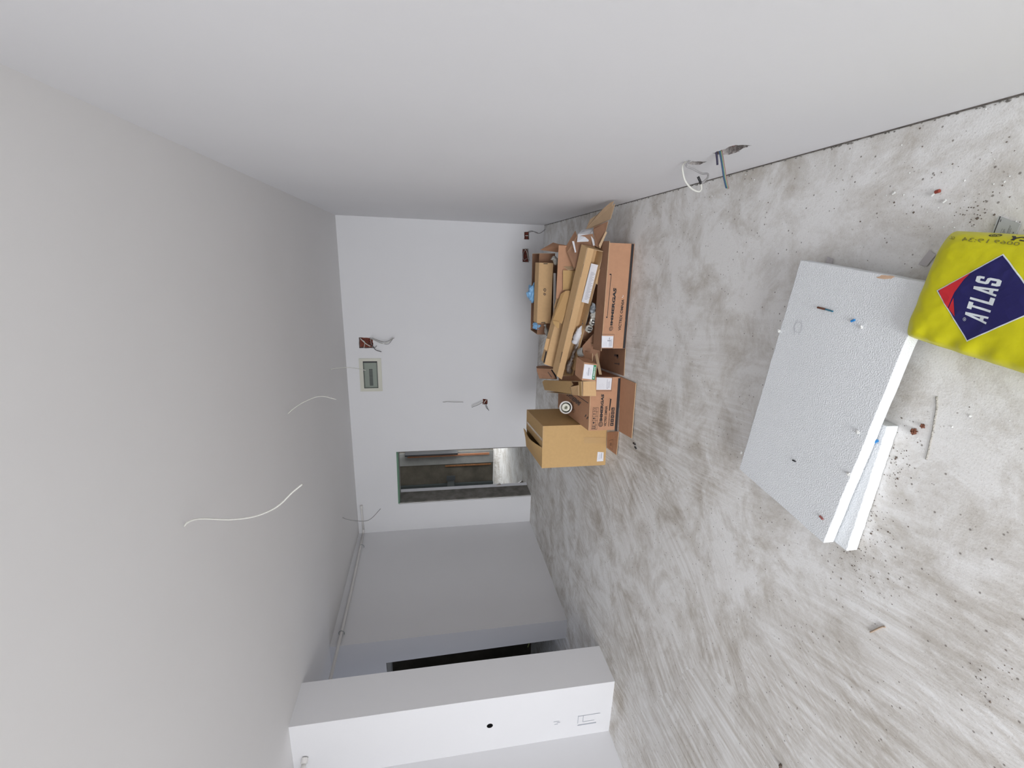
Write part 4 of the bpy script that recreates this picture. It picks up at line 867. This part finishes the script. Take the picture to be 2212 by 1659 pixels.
mk('printing', *join(*[text([bil(q, .12+.3*k, .2), bil(q, .22+.3*k, .2), bil(q, .36+.3*k, .85), bil(q, .26+.3*k, .85)], 'immergas', 0, -.0028 if 0 else .0026) for q in (w1, w2) for k in range(2)]), M_grey, I_)
board('white_edge', [(0.156,3.53,0.397),(0.157,3.53,0.38),(0.074,3.5,0.366),(0.07,3.5,0.376)], M_paper, I_, .003)
tag(I_, 'opened carton with white printed flaps at the right end of the heap', 'cardboard box')
# J: torn sheets leaning towards the right wall
j1 = board('torn_sheet', [(0.397,3.42,0.2),(0.435,3.36,0.169),(0.441,3.34,0.156),(0.41,3.36,0.159),(0.424,3.34,0.145),(0.321,3.38,0.153),(0.266,3.52,0.229),(0.256,3.6,0.265),(0.327,3.56,0.25),(0.357,3.5,0.218)], mat('grey brown cardboard', (.40, .275, .17), .8, var=.1, vscale=15), None, .005)
tag(j1, 'torn tan cardboard sheet leaning towards right wall, ragged outer end', 'cardboard')
j2 = board('torn_sheet', [(0.265,3.5,0.236),(0.304,3.38,0.17),(0.22,3.38,0.184),(0.135,3.38,0.209),(0.108,3.38,0.222),(0.122,3.42,0.242),(0.25,3.48,0.246)], M_brownd, None, .005)
board('torn_strip', [(0.223,3.36,0.181),(0.229,3.36,0.193),(0.127,3.36,0.237),(0.104,3.36,0.225)], M_edge, j2, .004)
tag(j2, 'darker torn cardboard sheet beneath the ragged one, beside the low carton', 'cardboard')

# M: long narrow carton on the branded one, its front end to the camera
M0 = [V(p) for p in [(-1.005,3.165,0.231),(-0.886,3.165,0.246),(-0.888,3.165,0.349),(-1.003,3.165,0.34)]]
Mm = empty('narrow_carton', (M0[0]+M0[1])/2)
board('front_panel', M0, M_kraft2, Mm)
dM = V((-.285, 1.06, 0)); zl = M0[0].z
board('side_panel', [M0[3], M0[0], M0[0]+dM, M0[3]+dM], M_kraft, Mm); board('side_panel', [M0[1], M0[2], M0[2]+dM, M0[1]+dM], M_kraft, Mm)
board('bottom_panel', [M0[0]+V((0, 0, .004)), M0[1]+V((0, 0, .004)), M0[1]+dM+V((0, 0, .004)), M0[0]+dM+V((0, 0, .004))], M_kraft, Mm)
board('top_flap', [(-1.164,4.229,0.372),(-0.946,3.388,0.368),(-0.96,3.335,0.368),(-0.999,3.401,0.368),(-1.045,3.353,0.366),(-1.258,4.19,0.372),(-1.203,4.299,0.372)], M_kraft, Mm)
board('torn_flap', [(-0.983,3.354,0.38),(-0.929,3.209,0.366),(-1.006,3.182,0.366),(-1.041,3.316,0.372)], M_kraft2, Mm)
board('top_strip', [(-0.905,3.233,0.36),(-0.884,3.156,0.36),(-0.99,3.126,0.36),(-1.013,3.199,0.36)], M_kraft, Mm)
tag(Mm, 'long narrow tan carton with torn top lying on the end-on printed carton', 'cardboard box')
# N: brown carton with the green and white label
N0 = [V(p) for p in [(-0.885,3.165,0.248),(-0.752,3.165,0.244),(-0.736,3.165,0.35),(-0.879,3.165,0.357)]]
Nn = shell('labelled_carton', sweep8(N0, V((.005, .17, .004))), M_brown)
q_ = [(-0.876,3.16,0.254),(-0.754,3.16,0.25),(-0.742,3.16,0.351),(-0.863,3.16,0.358)]
mk('label', *rect(q_, .02, .96, .02, .98, .0004), M_paper, Nn)
mk('label_band', *rect(q_, .02, .96, .02, .24, .0010), M_greenp, Nn)
mk('label_print', *text([bil(q_, .24, .07), bil(q_, .86, .07), bil(q_, .86, .19), bil(q_, .24, .19)], 'IMMERGAS', .02, .0016), M_paper, Nn)
mk('label_print', *ring(q_, .14, .13, .025, .055, 1.0, eps=.0016), M_paper, Nn)
mk('printing', *join(lines(q_, [.52, .58], .25, .8, .05, 3, .001), lines(q_, [.40], .3, .7, .025, 4, .001), lines(q_, [.7], .3, .5, .02, 7, .001)), M_grey, Nn)
tag(Nn, 'small brown carton with green and white label in front of the tray', 'cardboard box')
# O: crushed brown carton
O_ = empty('crushed_carton', (-1.028,4,0.419))
board('front_panel', [(-0.997,4.05,0.502),(-0.989,3.98,0.385),(-1.067,3.9,0.342),(-1.073,3.94,0.423),(-1.085,4,0.484),(-1.023,4.04,0.501)], M_brownd, O_)
board('top_panel', [(-0.998,4.12,0.49),(-0.991,4.12,0.463),(-0.982,4.1,0.413),(-0.974,4,0.34),(-0.987,3.96,0.353),(-0.989,3.98,0.39),(-0.999,4.06,0.5)], M_brownd, O_)
board('gap_shade', [(-0.996,4,0.38),(-0.989,3.95,0.348),(-1.072,3.92,0.333),(-1.048,3.95,0.358)], M_dark, O_)  # black sheet painting the shaded gap inside the crushed carton
q_ = [(-1.05,3.925,0.383),(-1.01,3.965,0.411),(-1.015,3.968,0.414),(-1.059,3.927,0.386)]; mk('printing', *rect(q_), M_inkb, O_)
tag(O_, 'crushed dull brown carton sticking up between second long box and narrow carton', 'cardboard box')
# cup, socket pipe, foil packs, thin edge
tag(mk('plastic_cup', *lathe((-0.743,3.56,0.255), V((.05, -.12, -.06)), [(.0, 0), (.032, 0), (.036, .01), (.043, .07), (.045, .075), (.041, .074), (.03, .01), (0, .01)]), M_cup, smooth=True), 'pale grey plastic cup lying between the tray and the green-labelled carton', 'cup')
axp = V((.32, -.80, .38)).normalized(); cp = V((-1.252,3.62,0.325))
pp = empty('pipe_socket', cp-V((0, 0, .06)))
mk('outer_sleeve', *lathe(cp-axp*.10, axp, [(.047, 0), (.050, .004), (.050, .055), (.056, .062), (.058, .095), (.056, .100), (.048, .100), (.046, .095), (.043, .05), (.043, .0), (.047, 0)], 32), M_pvc, pp, smooth=True)
mk('inner_pipe', *lathe(cp-axp*.11, axp, [(.034, 0), (.035, .108), (.033, .110), (.017, .110), (.015, .107), (.015, .03), (.0, .03)], 32), M_cream, pp, smooth=True)
mk('back_plate', *lathe(cp-axp*.105, axp, [(0, 0), (.043, 0), (.043, .004), (0, .004)], 24), M_blk, pp)
tag(pp, 'white round plastic pipe end facing the camera between the two left cartons', 'pipe fitting')
crump('film_bag', [(-0.312,3.42,0.215),(-0.345,3.42,0.22),(-0.389,3.42,0.224)], mat('smoky film', (.30, .33, .36), .15, var=.6, vscale=30, bump=1, bscale=30), 'grey crumpled film between the tray and the low carton', 21, [.014, .02, .018])
for k, (x, y, dx) in enumerate(((1284,679,1), (1281,694,1), (1275,712,1))):
    c = V((-0.407,3.42,0.207) if k == 0 else ((-0.461,3.43,0.21) if k == 1 else (-0.519,3.44,0.233)))
    tag(mk('wrapped_packet', *blob(c, (.033, .02, .028), 30+k, .25, (10, 8)), M_foil), ('silvery wrapped packet nearest the grey film in the front of the heap', 'printed silvery packet in the middle of the three', 'printed silvery packet nearest the green-labelled carton')[k], 'packet')
    if k: mk('printing', *join(*[prism([c+V((-.02+.02*j, -.022, -.016)), c+V((-.01+.02*j, -.022, -.016)), c+V((-.004+.02*j, -.022, .014)), c+V((-.014+.02*j, -.022, .014))], (0, .004, 0)) for j in range(2)]), M_ink, bpy.context.scene.objects['wrapped_packet' + ('.%03d' % k)])
pl_ = board('thin_strip', [(-0.691,3.5,0.157),(-0.868,3.3,0.168),(-0.869,3.3,0.144),(-0.691,3.5,0.132)], M_edge, None, .004); tag(pl_, 'thin pale cardboard edge slanting between the two printed cartons', 'cardboard')
ib = board('brown_inner_sheet', [(-0.675,3.5,0.256),(-0.483,3.46,0.118),(-0.68,3.44,0.107),(-0.833,3.46,0.241)], M_brownd, None, .004); tag(ib, 'dark brown sheet tucked under the tray above the floor flap', 'cardboard')

# things of one kind lying together share a group
GR = {'foam_crumb': 'crumbs on the large polystyrene board', 'insulation_scrap': 'insulation scraps on the polystyrene boards', 'brick_crumb': 'brown crumbs on the bare floor',
      'black_scrap': 'black scraps on the floor by the cartons', 'paper_scrap': 'white slivers near the right wall', 'film_bag': 'crumpled film in the heap', 'wrapped_packet': 'wrapped packets in front of the tray',
      'torn_label': 'torn printed scraps on the floor', 'blue_bag': 'blue plastic in the heap', 'base_carton': 'dark cartons at the bottom of the heap', 'cardboard_box': 'large cartons of the heap',
      'conduit': 'conduits under the ceiling', 'wall_cable': 'cables from the left hole in the right wall', 'socket_wires': 'wires from the holes in the back wall', 'thin_wire': 'thin wires on the back wall',
      'torn_sheet': 'torn sheets at the right end of the heap', 'tan_flap': 'loose tan flaps in the heap', 'polystyrene_board': 'polystyrene boards on the floor'}
for o in list(COL.objects):
    if o.parent is None and o.get('label') and not o.get('group'):
        g_ = GR.get(o.name.split('.')[0])
        if g_: o['group'] = g_
